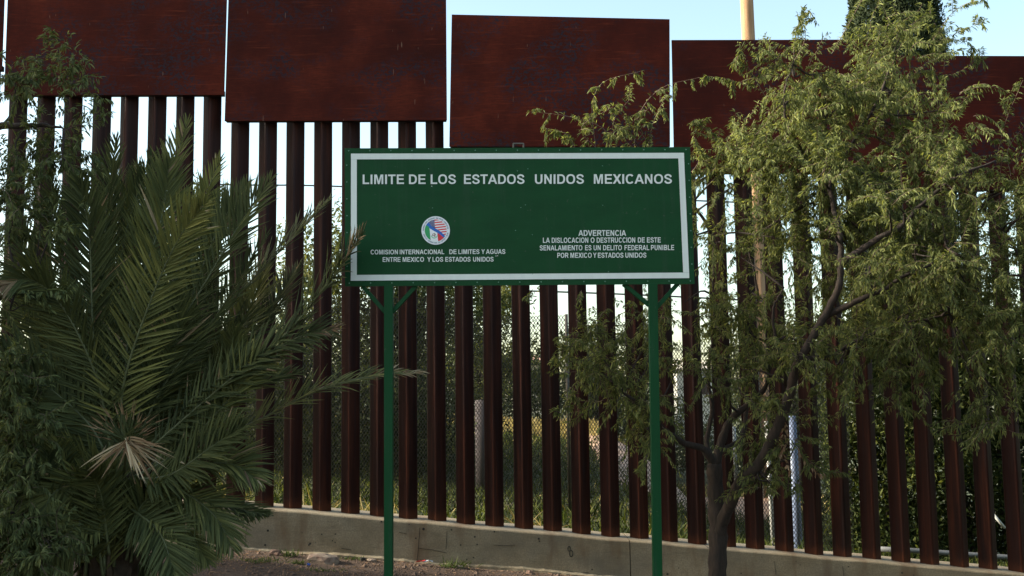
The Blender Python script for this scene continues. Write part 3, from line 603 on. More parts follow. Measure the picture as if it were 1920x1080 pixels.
sp = [([(1150,285),(1130,240),(1060,217),(995,210)],10.5), ([(1118,285),(1110,205),(1130,155),(1203,133)],10.5), ([(1188,285),(1198,215),(1240,165),(1312,145)],10.4), ([(1215,280),(1225,230),(1248,180)],10.4), ([(1160,290),(1150,230),(1185,180)],10.5),
 ([(1080,280),(1060,250),(1020,240)],10.5), ([(1130,290),(1090,240),(1150,200)],10.5), ([(1200,290),(1170,250),(1220,200)],10.4), ([(1230,290),(1190,240),(1140,250)],10.45),
 ([(1490,140),(1490,80),(1512,20),(1532,42)],10), ([(1480,130),(1510,70),(1495,25)],10), ([(1560,100),(1600,30),(1620,-10)],10.3), ([(1740,90),(1790,20),(1850,-5)],10.4), ([(1750,80),(1800,60),(1848,38)],10.4), ([(1760,70),(1815,80),(1848,122)],10.4), ([(1770,130),(1770,80),(1740,20)],10.4),
 ([(1430,170),(1370,150),(1325,142)],10.2), ([(1440,190),(1400,120),(1385,80)],10.2), ([(1868,302),(1885,230),(1918,150)],9.9), ([(1895,330),(1890,280),(1925,230)],9.9), ([(1350,270),(1320,240),(1295,235)],10.4),
 ([(1490,775),(1540,735),(1600,715)],10.2), ([(1500,850),(1540,880),(1562,888)],10.1), ([(1680,640),(1690,700),(1685,770)],10), ([(1740,640),(1745,700),(1750,740)],10), ([(1100,640),(1060,655),(1035,680)],10), ([(1110,690),(1070,740),(1050,780)],10.1),
 ([(1150,780),(1120,700),(1050,700)],10.1), ([(1440,870),(1480,920),(1500,900)],10.1), ([(1230,830),(1210,860),(1200,890)],10.1), ([(1800,640),(1830,740),(1850,800)],9.8), ([(1890,640),(1895,740),(1880,810)],9.7), ([(1240,660),(1180,650),(1165,620)],10.3), ([(1290,500),(1250,560),(1235,620)],10.4), ([(1080,600),(1110,620),(1140,650)],10.1), ([(1000,545),(985,560)],10.3), ([(1090,545),(1085,565)],10.3), ([(1290,330),(1310,300),(1300,250)],10.3), ([(1900,560),(1905,600),(1900,690)],9.7)]
ST = []
for pts, Y in sp:
    Q_ = sprig(pts, Y, Y+random.uniform(-.2, .2), 16); ST.append(Q_)
    for k in (4, 7, 9, 12, 14):                                   # side shoots
        d = unit(Q_[k]-Q_[k-1]+rng.normal(size=3)*.8); ln = random.uniform(.07, .16); ST.append(spline([Q_[k], Q_[k]+d*ln*.5, Q_[k]+d*ln+np.array([0, 0, -.02])], 16)) if len(pts) > 2 else None
ST = [s for s in ST if s is not None]; ST = np.array(ST); SD = unit(np.diff(ST, axis=1)); SD = np.concatenate([SD[:, :1], SD], 1)
V1, Q1 = mesquite_leaves(T, Dr); V2, Q2 = mesquite_leaves(ST, SD)
nf = len(Q1)//3+len(Q2)//3; var = np.repeat(np.clip(rng.normal(.5, .26, nf), 0, 1), 3)
tag(mesh_np('foliage', np.vstack([V1, V2]), np.vstack([Q1, Q2+len(V1)]), M['mesq'], mq, var=var), kind='stuff')
twig_mesh(T, .003, .0012, 'twigs', M['twig'], mq); twig_mesh(ST, .0045, .0015, 'twigs', M['twig'], mq)
for b in B: m = MB(); m.tube(b, list(np.linspace(.012, .003, 9)), 6); m.build('branch', M['bark'], mq)
# dead brown sprays hanging in the tree
DS = np.array([sprig(p, 10.05, 10.0, 10) for p in ([(1467,765),(1470,800),(1468,850),(1480,880)], [(1470,790),(1478,820),(1462,850)], [(1490,810),(1500,850),(1530,885),(1540,888)], [(1805,330),(1812,345),(1808,360)])]); DD = unit(np.diff(DS, axis=1)); DD = np.concatenate([DD[:, :1], DD], 1)
V, Q_ = mesquite_leaves(DS, DD, .05, .013, 2); tag(mesh_np('dead_spray', V, Q_, M['dryleaf'], mq, var=rng.random(len(Q_))), kind='stuff')

# ------------------------------------------------------------------ left mesquite, its trunk beyond the frame
L1 = un(-420, 1000, 8.6)
ml = empty('mesquite_tree', (L1[0], 8.6, gz(L1[0], 8.6))); tag(ml, 'dark feathery mesquite shrub at the left edge, before and beside the palm', 'tree')
limbs = []
def tl2(pts, ys_, r0, r1, name='limb', **k): o, P = limb(pts, ys_, r0, r1, name, M['bark'], ml, **k); limbs.append(P)
tl2([(-420, 1110), (-425, 1000), (-400, 850), (-370, 700)], [8.6]*4, .1, .07, 'trunk', n=20, sides=14)
tl2([(-370, 705), (-250, 500), (-120, 330), (-20, 245), (60, 235), (120, 240)], [8.6, 8.6, 8.5, 8.4, 8.3, 8.2], .06, .006)
tl2([(-380, 760), (-240, 680), (-100, 600), (0, 560), (60, 520)], [8.6, 8.4, 8.2, 8.1, 8], .05, .006)
tl2([(-400, 850), (-260, 850), (-100, 800), (20, 780)], [8.6, 8.4, 8.2, 8], .04, .006)
tl2([(-420, 960), (-280, 980), (-100, 950), (40, 960)], [8.6, 8.3, 8.1, 7.8], .04, .006)
tl2([(-370, 700), (-330, 450), (-200, 250), (-80, 120)], [8.6, 8.7, 8.8, 8.8], .05, .006)
cl2 = [(30,165,50,45,8.3,.3,17), (45,265,60,60,8.3,.3,26), (115,300,48,42,8.2,.25,11), (20,400,45,90,8.2,.3,26), (70,430,45,50,8,.3,16), (20,560,50,70,8,.3,30), (10,680,50,80,7.9,.3,44), (40,800,55,90,7.8,.3,56), (30,930,65,90,7.7,.3,66), (95,1035,60,40,7.6,.25,30), (20,1050,80,60,7.6,.25,50),
 (-120,200,100,120,8.6,.6,45), (-130,450,110,150,8.4,.6,50), (-130,700,110,150,8.3,.6,60), (-140,950,110,130,8.2,.6,60), (-330,300,150,200,8.8,.8,50), (-330,600,150,150,8.7,.8,40)]
P = []; D = []; B = []; allP = np.vstack(limbs)
for cl in cl2:
    a, b = ell(cl[:6], cl[6], max(4, cl[6]//8)); P.append(a); D.append(b)
    for _ in range(2):
        c = un(cl[0], cl[1], cl[4])+rng.normal(size=3)*.08; s = allP[np.argmin(((allP-c)**2).sum(1))]; mid = (s+c)/2+rng.normal(size=3)*.05; B.append(spline([s, mid, c], 9))
P = np.vstack(P); D = np.vstack(D); T, Dr = twig_arrays(P, D, rng.uniform(.14, .3, len(P)))
sp = [([(90,190),(102,140),(112,100),(125,68)],8.2), ([(70,210),(60,150),(45,110)],8.2), ([(100,180),(130,140),(155,108)],8.2), ([(110,170),(95,120),(92,75)],8.2), ([(140,230),(165,190),(195,185)],8.2), ([(150,300),(170,330),(165,370)],8.1), ([(60,440),(90,430),(125,425)],7.8), ([(40,560),(80,545),(120,545)],7.8), ([(120,280),(150,250),(200,210)],8.2), ([(110,200),(135,150),(120,110)],8.2), ([(80,250),(120,180),(160,150)],8.2)]
ST = np.array([s for pts, Y in sp for Q_ in [sprig(pts, Y, Y-.1, 10)] for s in [Q_]+[spline([Q_[k], Q_[k]+unit(Q_[k]-Q_[k-1]+rng.normal(size=3)*.8)*random.uniform(.05, .12), Q_[k]+unit(Q_[k]-Q_[k-1]+rng.normal(size=3)*.5)*random.uniform(.1, .18)], 10) for k in (3, 5, 7, 8)]])
SD = unit(np.diff(ST, axis=1)); SD = np.concatenate([SD[:, :1], SD], 1)
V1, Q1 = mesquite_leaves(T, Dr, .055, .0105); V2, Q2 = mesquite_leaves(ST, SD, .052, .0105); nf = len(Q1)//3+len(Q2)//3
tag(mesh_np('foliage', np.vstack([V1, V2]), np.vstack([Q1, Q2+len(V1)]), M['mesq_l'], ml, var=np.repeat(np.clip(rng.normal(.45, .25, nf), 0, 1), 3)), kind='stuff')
twig_mesh(T, .003, .0012, 'twigs', M['twig'], ml)
for b in B: m = MB(); m.tube(b, list(np.linspace(.01, .003, 9)), 6); m.build('branch', M['bark'], ml)

# ------------------------------------------------------------------ date palm
PB = un(215, 960, 8.35); palm = empty('date_palm', (PB[0], 8.35, gz(PB[0], 8.35))); tag(palm, 'young date palm clump with dark green fronds spreading left of the sign', 'palm')
m = MB(); zt = un(215, 880, 8.35)[2]; zb = gz(PB[0], 8.35)-.1; hh = zt-zb
m.tube([(PB[0]+.02*math.sin(k), 8.35, zb+hh*k/9) for k in range(10)], [.2, .22, .2, .21, .19, .2, .18, .17, .14, .08], 12, False); m.build('trunk', M['boot'], palm)
m = MB()
for k in range(60):
    a = k*2.4; z = zb+hh*(k/64); r = .19; d = np.array([math.cos(a), math.sin(a), 0]); p0 = np.array([PB[0], 8.35, z])+d*r*.8
    m.tube([p0, p0+d*.07+(0, 0, .09), p0+d*.12+(0, 0, .2)], [.035, .028, .012], 5, False)
tag(m.build('leaf_boots', M['boot'], palm), kind='stuff')
def frond(P3, ll, dry=0, n=62, twist=None, wob=.02, mat_base=None, stiff=1.0):
    K = 40; C = spline(P3, K); C += rng.normal(size=3)*0
    Ln = np.linalg.norm(np.diff(C, axis=0), axis=1).sum()
    m = MB(); m.tube(C, list(np.linspace(.013, .002, K)), 5); fr = m.build('frond', M['rachis'], palm)
    tw = twist if twist is not None else random.uniform(-.7, .7)
    us = np.linspace(.13, .995, n); V = []; Qs = []; var = []; mi = []
    vb = random.uniform(.15, .8)
    for side in (-1, 1):
        for u in us:
            u2 = min(.999, max(0, u+random.uniform(-.006, .006))); x = u2*(K-1); i = min(K-2, int(x)); p = C[i]+(C[i+1]-C[i])*(x-i)
            t = unit(C[i+1]-C[i]); view = unit(np.array([0, -1, .25])); s = unit(np.cross(t, view)); nn = np.cross(s, t)
            ca, sa = math.cos(tw), math.sin(tw); s2 = s*ca+nn*sa; n2 = nn*ca-s*sa
            ang = math.radians(54-32*u**1.2)+random.uniform(-.12, .12); d = t*math.cos(ang)+s2*side*math.sin(ang)+n2*random.uniform(.0, .45)
            d = unit(d+rng.normal(size=3)*.05)
            L_ = ll*(math.sin(math.pi*min(1, .16+.74*u))**.7)*(.42+.58*min(1, (1-u)*3.2+.22))*random.uniform(.85, 1.08); wd = .0098*random.uniform(.8, 1.15)*(1 if u < .9 else .7)
            fold = unit(np.cross(d, n2)); g = np.array([0, 0, -1.0]); pts = []; q = p.copy(); dd = d.copy()
            for k, wv in enumerate((.55, 1, .75, .05)):
                a_ = fold*wd*wv; up = n2*wd*.35*wv
                pts += [q-a_+up, q-up*.2, q+a_+up]
                dd = unit(dd+g*(.035+.10*(1-stiff)+ (.08 if dry and u > .6 else 0))); q = q+dd*L_/3
            b = len(V); V += pts
            isdry = (random.random() < dry*max(0, (u-.78)*5)) or random.random() < .004
            if dry >= 2: isdry = random.random() < .8
            vv = min(1, max(0, vb+random.gauss(0, .14)))
            for k in range(3):
                Qs += [(b+3*k, b+3*k+1, b+3*k+4, b+3*k+3), (b+3*k+1, b+3*k+2, b+3*k+5, b+3*k+4)]
                tipdry = (k == 2 and random.random() < .015)
                mi += [1 if (isdry or tipdry) else 0]*2; var += [vv]*2
    o = mesh_np('leaflets', V, Qs, [M['palm'], M['palm_dry']], fr, var=var, mi=mi); o['kind'] = 'stuff'; return fr
def fp(pts, Y0, Y1): return [un(x, y, Y0+(Y1-Y0)*i/(len(pts)-1)) for i, (x, y) in enumerate(pts)]
FR = [([(225,860),(248,640),(300,400),(352,228)],8.35,8.6,.40,0,.2), ([(205,860),(176,640),(168,450),(148,335)],8.2,8.0,.42,0,0), ([(230,860),(232,720),(290,545),(340,440),(388,378)],8.2,7.6,.42,0,-.2),
 ([(235,860),(290,690),(385,530),(450,420),(508,338)],8.3,8.3,.40,0,.3), ([(240,860),(330,710),(455,545),(545,450),(618,375)],8.4,8.9,.36,0,.9), ([(250,870),(370,740),(520,640),(600,550),(645,492),(682,432)],8.3,7.65,.34,.8,.8),
 ([(240,880),(340,790),(460,690),(560,632),(628,618)],8.2,7.9,.38,.9,.5), ([(260,880),(380,830),(480,790),(590,735),(700,705),(790,698)],8.4,8.9,.30,1.0,.9), ([(240,900),(330,850),(420,760),(470,700),(525,665)],8.2,8.0,.36,.4,.4),
 ([(250,920),(340,880),(430,870),(490,905)],8.2,7.9,.36,.1,.5), ([(240,930),(330,920),(400,965),(436,1030)],8.2,7.9,.34,.1,.4), ([(240,900),(320,890),(400,835),(458,800)],8.1,7.8,.34,0,.3),
 ([(215,900),(185,720),(120,580),(60,525),(8,535)],8.2,7.7,.38,.9,.3), ([(215,900),(170,800),(70,710),(-20,650)],8.2,8.0,.40,0,-.3), ([(210,900),(150,870),(60,870),(-10,920)],8.2,7.9,.36,0,.4),
 ([(215,920),(160,900),(95,930),(80,1000)],8.1,7.7,.30,.5,.5), ([(200,880),(135,700),(75,540),(30,400)],8.5,8.9,.42,0,-.2), ([(230,870),(262,620),(268,450),(258,310)],8.6,8.9,.42,0,.4),
 ([(220,870),(218,620),(235,440),(285,290)],8.5,8.7,.40,0,-.5), ([(220,880),(200,640),(225,460),(215,330)],8.7,9.0,.42,0,.1), ([(225,880),(300,660),(370,480),(420,380)],8.6,8.9,.40,0,.1),
 ([(230,890),(360,740),(450,610),(500,500)],8.6,9.0,.40,0,.3), ([(210,890),(120,760),(60,640),(30,500)],8.5,8.8,.40,0,0), ([(220,950),(190,1010),(165,1090)],8.4,8.3,.30,0,1.0),
 ([(240,950),(300,1000),(330,1090)],8.1,7.7,.34,0,.2), ([(240,945),(335,975),(390,1055)],8.2,7.9,.34,0,.5), ([(205,950),(130,1000),(60,1080)],8.1,7.7,.34,0,.2), 
  ([(220,930),(255,1000),(290,1080)],8.4,8.25,.30,0,-.9), ([(235,900),(330,820),(420,720),(440,620)],8.5,8.6,.38,0,.2), ([(225,900),(280,780),(330,650),(330,540)],8.4,8.2,.40,0,-.3),
 ([(215,900),(150,780),(130,650),(100,560)],8.4,8.3,.40,0,.3), ([(215,910),(150,850),(90,790),(40,760)],8.4,8.4,.38,0,.2), ([(215,860),(192,600),(200,400),(218,262)],8.4,8.6,.40,0,.3), ([(225,860),(245,600),(300,420),(318,300)],8.3,8.4,.40,0,-.4), ([(235,870),(330,640),(400,450),(462,345)],8.5,8.6,.38,0,.2), ([(230,870),(285,650),(345,470),(412,300)],8.5,8.8,.40,0,-.1), ([(212,870),(150,650),(110,480),(95,330)],8.4,8.6,.40,0,.2), ([(232,880),(310,720),(400,600),(500,440)],8.3,8.2,.38,0,.5), ([(250,940),(360,930),(450,955),(500,965)],8.3,8.0,.24,.2,.9), ([(240,900),(350,800),(450,730),(560,700)],8.5,8.7,.36,0,.7), ([(240,880),(400,700),(500,590),(560,500)],8.5,9.1,.38,0,.6)]
for pts, Y0, Y1, ll, dry, tw in FR: frond(fp(pts, Y0, Y1), ll, dry, 82, tw)
for k in range(16):      # inner and rear fronds
    a = random.uniform(-1.5, .8); L_ = random.uniform(1.1, 1.9); y1 = random.uniform(8.5, 9.3); b = un(220+random.uniform(-30, 30), 900, 8.5)
    tip = b+np.array([math.sin(a)*L_, y1-8.5, math.cos(a)*L_*.95]); tip[2] = max(tip[2], .2); midp = (b+tip)/2+np.array([-math.sin(a)*.12, 0, .22]); frond([b, midp, tip], .4, 0, 50)
for k in range(20):      # young suckers round the foot, hiding the trunk
    bx = 185+random.uniform(-110, 70); a = random.uniform(-.65, .5)+(bx-205)/260; L_ = random.uniform(.6, 1.0); Yb = random.uniform(7.95, 8.25); b = un(bx, random.uniform(1020, 1110), Yb)
    tip = b+np.array([math.sin(a)*L_, random.uniform(-.35, .1), math.cos(a)*L_*.9]); midp = (b+tip)/2+np.array([-math.sin(a)*.1, 0, .12]); frond([b, midp, tip], .30, .1, 44)
# the frond that points at the camera, dry and splayed
b0 = un(232, 890, 8.1); b1 = un(236, 845, 7.6); b2 = un(238, 822, 7.2)
m = MB(); m.tube(spline([b0, b1, b2], 12), list(np.linspace(.014, .006, 12)), 6); f = m.build('frond', M['rachis'], palm); f['label'] = 'dry tan frond splayed towards the viewer'
V = []; Qs = []; mi = []; var = []
for k in range(120):
    up_ = k < 62; a = math.radians(random.uniform(20, 165) if up_ else random.uniform(-68, 22) if k < 108 else random.uniform(180, 260)); Lf = random.uniform(.16, .36)*(1.0 if not up_ else .9)
    st = b2+(b1-b2)*random.uniform(0, .8)+rng.normal(size=3)*.012
    d = unit(np.array([math.cos(a), random.uniform(-.75, .1), math.sin(a)])); fold = unit(np.cross(d, rng.normal(size=3)*.4+np.array([0, 1, 0]))); q = st.copy(); b_ = len(V)
    for j, wv in enumerate((.5, 1, .8, .05)):
        V += [q-fold*.0058*wv, q+np.array([0, .003*wv, 0]), q+fold*.0058*wv]; d = unit(d+np.array([0, 0, -.13 if not up_ else -.03])); q = q+d*Lf/3
    vv = random.random()
    for j in range(3):
        Qs += [(b_+3*j, b_+3*j+1, b_+3*j+4, b_+3*j+3), (b_+3*j+1, b_+3*j+2, b_+3*j+5, b_+3*j+4)]; mi += [0 if (up_ and j < 2) else 1]*2; var += [vv*(.35 if up_ else 1)]*2
o = mesh_np('leaflets', V, Qs, [M['palm'], M['palm_dry']], f, var=var, mi=mi); o['kind'] = 'stuff'

# ------------------------------------------------------------------ behind the fence
def leafmass(name, P, size, mat_, parent, n_each=1, var=None, up=.3):
    n = len(P); D = unit(rng.normal(size=(n, 3))+np.array([0, 0, up])); V, Q_ = strips(P, D, size*rng.uniform(.7, 1.4, n), size*.42*rng.uniform(.7, 1.3, n), .4, 2, (.3, 1, .1))
    v = np.clip(rng.normal(.5, .28, n), 0, 1) if var is None else var
    return tag(mesh_np(name, V, Q_, mat_, parent, var=np.repeat(v, 2)), kind='stuff')
def clumps(n, c, R, nclump, cr):
    cc = unit(rng.normal(size=(nclump, 3)))*rng.random((nclump, 1))**.35*np.array(R)+np.array(c); k = rng.integers(0, nclump, n)
    return cc[k]+rng.normal(size=(n, 3))*cr*np.array([1, 1, .75]), cc
def far_tree(px, pytop, pybot, rx, Y, nleaf, label, nclump=40, cr=.28, size=.11, m_='bgleaf', name='broadleaf_tree'):
    top = un(px, pytop, Y)[2]; bot = un(px, pybot, Y)[2]; x = un(px, (pytop+pybot)/2, Y)[0]; r = rx*Y/F; g = gz(x, Y)
    root = empty(name, (x, Y, g)); tag(root, label, 'tree', 'trees beyond the fence')
    c = (x, Y, (top+bot)/2); Pn, cc = clumps(nleaf, c, (r, min(r, 2.0), (top-bot)/2), nclump, cr); Pn[:, 2] = np.maximum(Pn[:, 2], g+.05)
    m = MB(); m.tube([(x, Y, g-.2), (x+.05, Y, (g+bot)/2+.2), (x-.05, Y, (top+bot)/2)], [.14, .11, .05], 8); m.build('trunk', M['bark'], root)
    m = MB()
    for q in cc[::3]: m.tube([(x, Y, max(g+.4, bot+.1)), (np.array([x, Y, (top+bot)/2])+q)/2-(0, 0, .15), q], [.05, .03, .008], 5)
    m.build('limb', M['bark'], root); leafmass('foliage', Pn, size, M[m_], root); return root
far_tree(760, 330, 760, 170, 24, 20000, 'airy pale green tree seen through the slats under the left half of the sign', 70, .30)
far_tree(560, 430, 930, 110, 23, 12000, 'light green tree seen through the slats right beside the palm fronds', 45, .28)
far_tree(905, 500, 760, 80, 27, 6000, 'thin feathery tree behind the slats below the middle of the sign', 30, .25)
far_tree(1115, 570, 800, 42, 40, 5000, 'small dark upright tree far behind the slats, left of the right sign post', 22, .25, .13, 'bgdark')
far_tree(1205, 600, 760, 40, 38, 3500, 'round dark tree far behind the slats at the right sign post', 20, .25, .13, 'bgdark')
far_tree(1390, 560, 800, 60, 44, 3500, 'grey green tree far behind the slats beside the utility pole', 22, .3, .14, 'bgleaf')
far_tree(1490, 600, 830, 70, 30, 6000, 'dark green tree behind the slats between the utility pole and the vine hedge', 30, .3, .13, 'bgdark')
far_tree(330, 330, 900, 150, 25, 12000, 'green tree behind the slats hidden mostly by the palm', 50, .3)
# shrub belt below the trees: reads as one mass
PP = []
for k in range(190):
    x = random.uniform(-14, 9); Y = random.uniform(36, 44); hgt = random.uniform(.8, 1.6)*(1.15 if x < 0 else 1.0); g = gz(x, Y)
    PP.append(np.array([x, Y, g+hgt*1.0])+rng.normal(size=(200, 3))*np.array([.7, .5, hgt*.55]))
PP = np.vstack(PP); PP[:, 2] = np.maximum(PP[:, 2], -.4); o = leafmass('shrub_belt', PP, .17, M['bgdark'], None); tag(o, 'low mass of dark green shrubs behind the grass strip beyond the fence', 'shrubs')
PP = []
for k in range(120):       # dense undergrowth at the left, close behind the mesh
    x = random.uniform(-7.5, -1.9) if k < 85 else random.uniform(-3, -.8); Y = random.uniform(20.5, 24); h = random.uniform(.3, 2.2)*(1 if x < -2.4 else .75)
    PP.append(np.array([x, Y, gz(x, Y)+h])+rng.normal(size=(200, 3))*np.array([.35, .3, .3]))
PP = np.vstack(PP); o = leafmass('undergrowth', PP, .1, M['bgdark'], None); tag(o, 'dense undergrowth behind the wire mesh at the left', 'undergrowth')
# grass and weeds beyond
n = 60000; x = rng.uniform(-7.5, 9, n); y = 14.2+20.8*rng.random(n)**.8; z = np.array([gz(a, b) for a, b in zip(x, y)])
patch = np.sin(x*.9+y*.35)+np.sin(y*.55-1+x*.3)*.8
dry = ((y > 29.5+patch*1.5)) | (rng.random(n) < .04)
Pn = np.stack([x, y, z], 1); D = unit(rng.normal(size=(n, 3))*.5+np.array([0, 0, 1.0]))
h = rng.uniform(.08, .24, n)*(1+.5*(patch > .5)); V, Q_ = strips(Pn, D, h, np.full(n, .022), .5)
tag(mesh_np('grass', V, Q_, [M['vine'], M['straw']], None, var=np.repeat(rng.random(n), 3), mi=np.repeat(dry.astype(int), 3)), 'green and straw coloured grass beyond the fence', 'grass', kind='stuff')
# straw tufts at the wall's back
n = 900; x = rng.uniform(-5, .4, n); x = x[(np.sin(x*7)+np.sin(x*2.7) > .2)]; n = len(x); y = rng.uniform(13.5, 14.1, n)
Pn = np.stack([x, y, wtop(x)-.15], 1); D = unit(rng.normal(size=(n, 3))*.5+np.array([0, 0, 1.0])); V, Q_ = strips(Pn, D, rng.uniform(.12, .42, n), np.full(n, .012), .6)
tag(mesh_np('dry_grass', V, Q_, M['straw'], None, var=np.repeat(rng.random(n), 3)), 'tufts of dry straw grass just behind the footing wall', 'grass', kind='stuff')

# vine covered hedge on the right
hd = empty('vine_hedge', (7.2, 21.5, gz(7.2, 21.5))); tag(hd, 'tall yellow green vine covered hedge behind the slats at the right', 'hedge')
x0 = un(1560, 800, 21.5)[0]; n = 60000
xx = rng.uniform(x0-.2, 13.5, n); ztop = un(1700, 560, 21.5)[2]+.35*np.sin(xx*1.3)+.25*np.sin(xx*3.1); zz = -1.3+(ztop+1.3)*rng.random(n)**.85
yy = 21.2+.35*np.sin(xx*2.1+zz)*np.sin(zz*1.9)+rng.normal(size=n)*.16
kp = (np.sin(xx*4.3+zz*2)+np.sin(zz*5.1-xx*1.7)+rng.normal(size=n)*.8 > -1.0)
leafmass('foliage', np.stack([xx, yy, zz], 1)[kp], .1, M['vine'], hd)
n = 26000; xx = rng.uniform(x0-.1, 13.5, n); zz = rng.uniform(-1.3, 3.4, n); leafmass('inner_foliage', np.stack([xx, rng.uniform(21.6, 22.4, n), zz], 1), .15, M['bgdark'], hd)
m = MB()
for k in range(14):
    xk = x0+.3+k*.6; m.tube([(xk, 21.7, -1.6), (xk+random.uniform(-.3, .3), 21.6, .6), (xk+random.uniform(-.5, .5), 21.5, 2.6)], [.05, .035, .015], 6)
tag(m.build('stems', M['bark'], hd), kind='stuff')
# cypress
cy = un(1672, 60, 34); cyp = empty('cypress_tree', (cy[0], 34, gz(cy[0], 34))); tag(cyp, 'tall dark green cypress column above the fence plate at upper right', 'tree')
n = 110000; zc = rng.uniform(2.5, 17.5, n); a = rng.uniform(0, 2*math.pi, n); rr = 1.52*np.clip((18-zc)/6, 0, 1)**.5*(.72+.34*rng.random(n)**.5+.07*np.sin(a*5+zc*2)); 
leafmass('foliage', np.stack([cy[0]+rr*np.cos(a), 34+rr*np.sin(a), zc], 1), .12, M['cypress'], cyp, up=2.0)
n = 12000; cs = un(1752, 90, 33.2); leafmass('side_foliage', np.array([cs[0], 33.4, cs[2]-.6])+rng.normal(size=(n, 3))*np.array([.16, .3, 1.0]), .11, M['cypress'], cyp, up=2.0)
m = MB(); m.tube([(cy[0], 34, -.6), (cy[0], 34, 8), (cy[0], 34, 17)], [.3, .22, .05], 10); m.build('trunk', M['bark'], cyp)
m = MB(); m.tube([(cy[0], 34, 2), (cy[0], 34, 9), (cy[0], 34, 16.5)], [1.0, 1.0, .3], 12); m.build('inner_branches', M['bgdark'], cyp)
# utility pole with pale conduit
pa = un(1400, 0, 28); pb = un(1437, 830, 28); t = (pa-pb)/(pa[2]-pb[2]); g = -1.0
pole = empty('utility_pole', (pb[0], 28, g)); tag(pole, 'tall weathered wooden utility pole behind the fence with pale conduit', 'pole')
m = MB(); P0 = pb+t*(g-pb[2]); P1 = pa+t*1.2; m.tube([P0+(P1-P0)*k/10 for k in range(11)], list(np.linspace(.165, .195, 11)[::-1]*1.0), 16); m.build('shaft', M['pole'], pole)
m = MB(); o_ = np.array([-.2, -.12, 0]); m.tube([P0+o_, P0+(P1-P0)*.52+o_], .06, 8); m.build('conduit', M['whitepost'], pole)
# cables
def cable(pts, Y, r, label):
    m = MB(); P = [un(x, y, Y) for x, y in pts]; m.tube(spline(P, 24), r, 5); tag(m.build('overhead_cable', M['cable'], None), label, 'cable', 'cables strung beyond the fence')
cable([(-300, 330), (415, 346), (650, 350), (1400, 380)], 28.3, .02, 'thin cable crossing the slats above the palm tips, upper of the two cables')
cable([(500, 533), (940, 544), (1200, 553), (1437, 565)], 27.7, .022, 'thin cable crossing the slats just below the sign, lower of the two cables')

# expanded metal mesh fence behind
Y2 = 18.5; cf = empty('wire_mesh_fence', (0, Y2, gz(0, Y2))); tag(cf, 'grey diamond wire mesh fence standing behind the steel slats', 'fence')
xl, xr = un(120, 700, Y2)[0], un(1590, 700, Y2)[0]
def mtop(x): return un(990, 592, Y2)[2]+(.33 if x < un(880, 600, Y2)[0] else 0)-(.0 if x < un(1062, 600, Y2)[0] else .12)-(.35 if x > un(1235, 600, Y2)[0] else 0)
def mesh_panel(xa, xb, zt, zb):
    m = MB(); dx = .052; k = 1.62; hgt = zt-zb; r = .0048
    def seg(a, b):
        t = unit(b-a); s = np.array([-t[2], 0, t[0]])*r; q = np.array([0, r*1.2, 0]); m.poly([a+s, a-s, a+q*1.4, b+s, b-s, b+q*1.4], [(0, 3, 4, 1), (1, 4, 5, 2), (2, 5, 3, 0)])
    nlo = int(-(hgt/k)/dx)-1; nhi = int((xb-xa)/dx)+1
    for i in range(nlo, nhi+1):
        xs0 = xa+i*dx
        t0 = max(0, (xa-xs0)*k); t1 = min(hgt, (xb-xs0)*k)
        if t1 > t0+.01: seg(np.array([xs0+t0/k, Y2, zb+t0]), np.array([xs0+t1/k, Y2, zb+t1]))
        if t1 > t0+.01: seg(np.array([xs0+t0/k, Y2+.004, zt-t0]), np.array([xs0+t1/k, Y2+.004, zt-t1]))
    return m.build('mesh_panel', M['wire'], cf)
edges = [xl, un(430, 600, Y2)[0], un(658, 600, Y2)[0], un(880, 600, Y2)[0], un(1062, 600, Y2)[0], un(1235, 600, Y2)[0], un(1445, 700, Y2)[0], xr]
for a, b in zip(edges[:-1], edges[1:]):
    mid = (a+b)/2; mesh_panel(a+.02, b-.02, mtop(mid), gz(mid, Y2)-.15)
for i, e in enumerate(edges[:-2]):
    m = MB(); m.tube([(e, Y2+.04, gz(e, Y2)-.3), (e, Y2+.04, mtop(e-.1)+.02)], .028, 8); m.build('post', M['wire'], cf)
# other posts behind
def post(name, p0, p1, Y, r, mt, label, cat='post', sides=10, grp=None):
    m = MB(); m.tube([un(*p0, Y), un(*p1, Y)], r, sides); return tag(m.build(name, mt, None), label, cat, grp)
post('pipe_post', (1437, 790), (1452, 1062), 19.2, .035, M['whitepost'], 'slim pale pipe post behind the slats beside the tree trunk')
post('pipe_post', (1484, 780), (1499, 1062), 19.0, .075, M['bluepost'], 'thick blue grey pipe post behind the slats, right of the pale one')
post('pipe_post', (1376, 800), (1380, 900), 24, .04, M['whitepost'], 'short white pipe seen above the fork of the tree trunk')
post('wooden_post', (903, 750), (905, 955), 20.5, .13, basic('grey_wood', (.075, .06, .06), .9), 'dark grey wide post behind the mesh below the middle of the sign')
rl = empty('guard_rail', (6.6, 20.4, -1.0)); tag(rl, 'low grey pipe rail in front of the vine hedge at lower right', 'rail')
m = MB(); m.tube([un(1640, 1029, 20.4), un(1705, 1032, 20.4), un(1890, 1045, 20.4), un(2000, 1052, 20.4)], .05, 8); m.build('rail', M['galv'], rl)
for px in (1690, 1850, 1990):
    m = MB(); a = un(px, 1030+(px-1690)*.07, 20.4); m.tube([a, a-(0, 0, .7)], .04, 8); m.build('post', M['galv'], rl)
post('white_stick', (1862, 964), (1884, 990), 19.8, .025, M['whitepost'], 'short white stick leaning in the vines at lower right', 'stick')
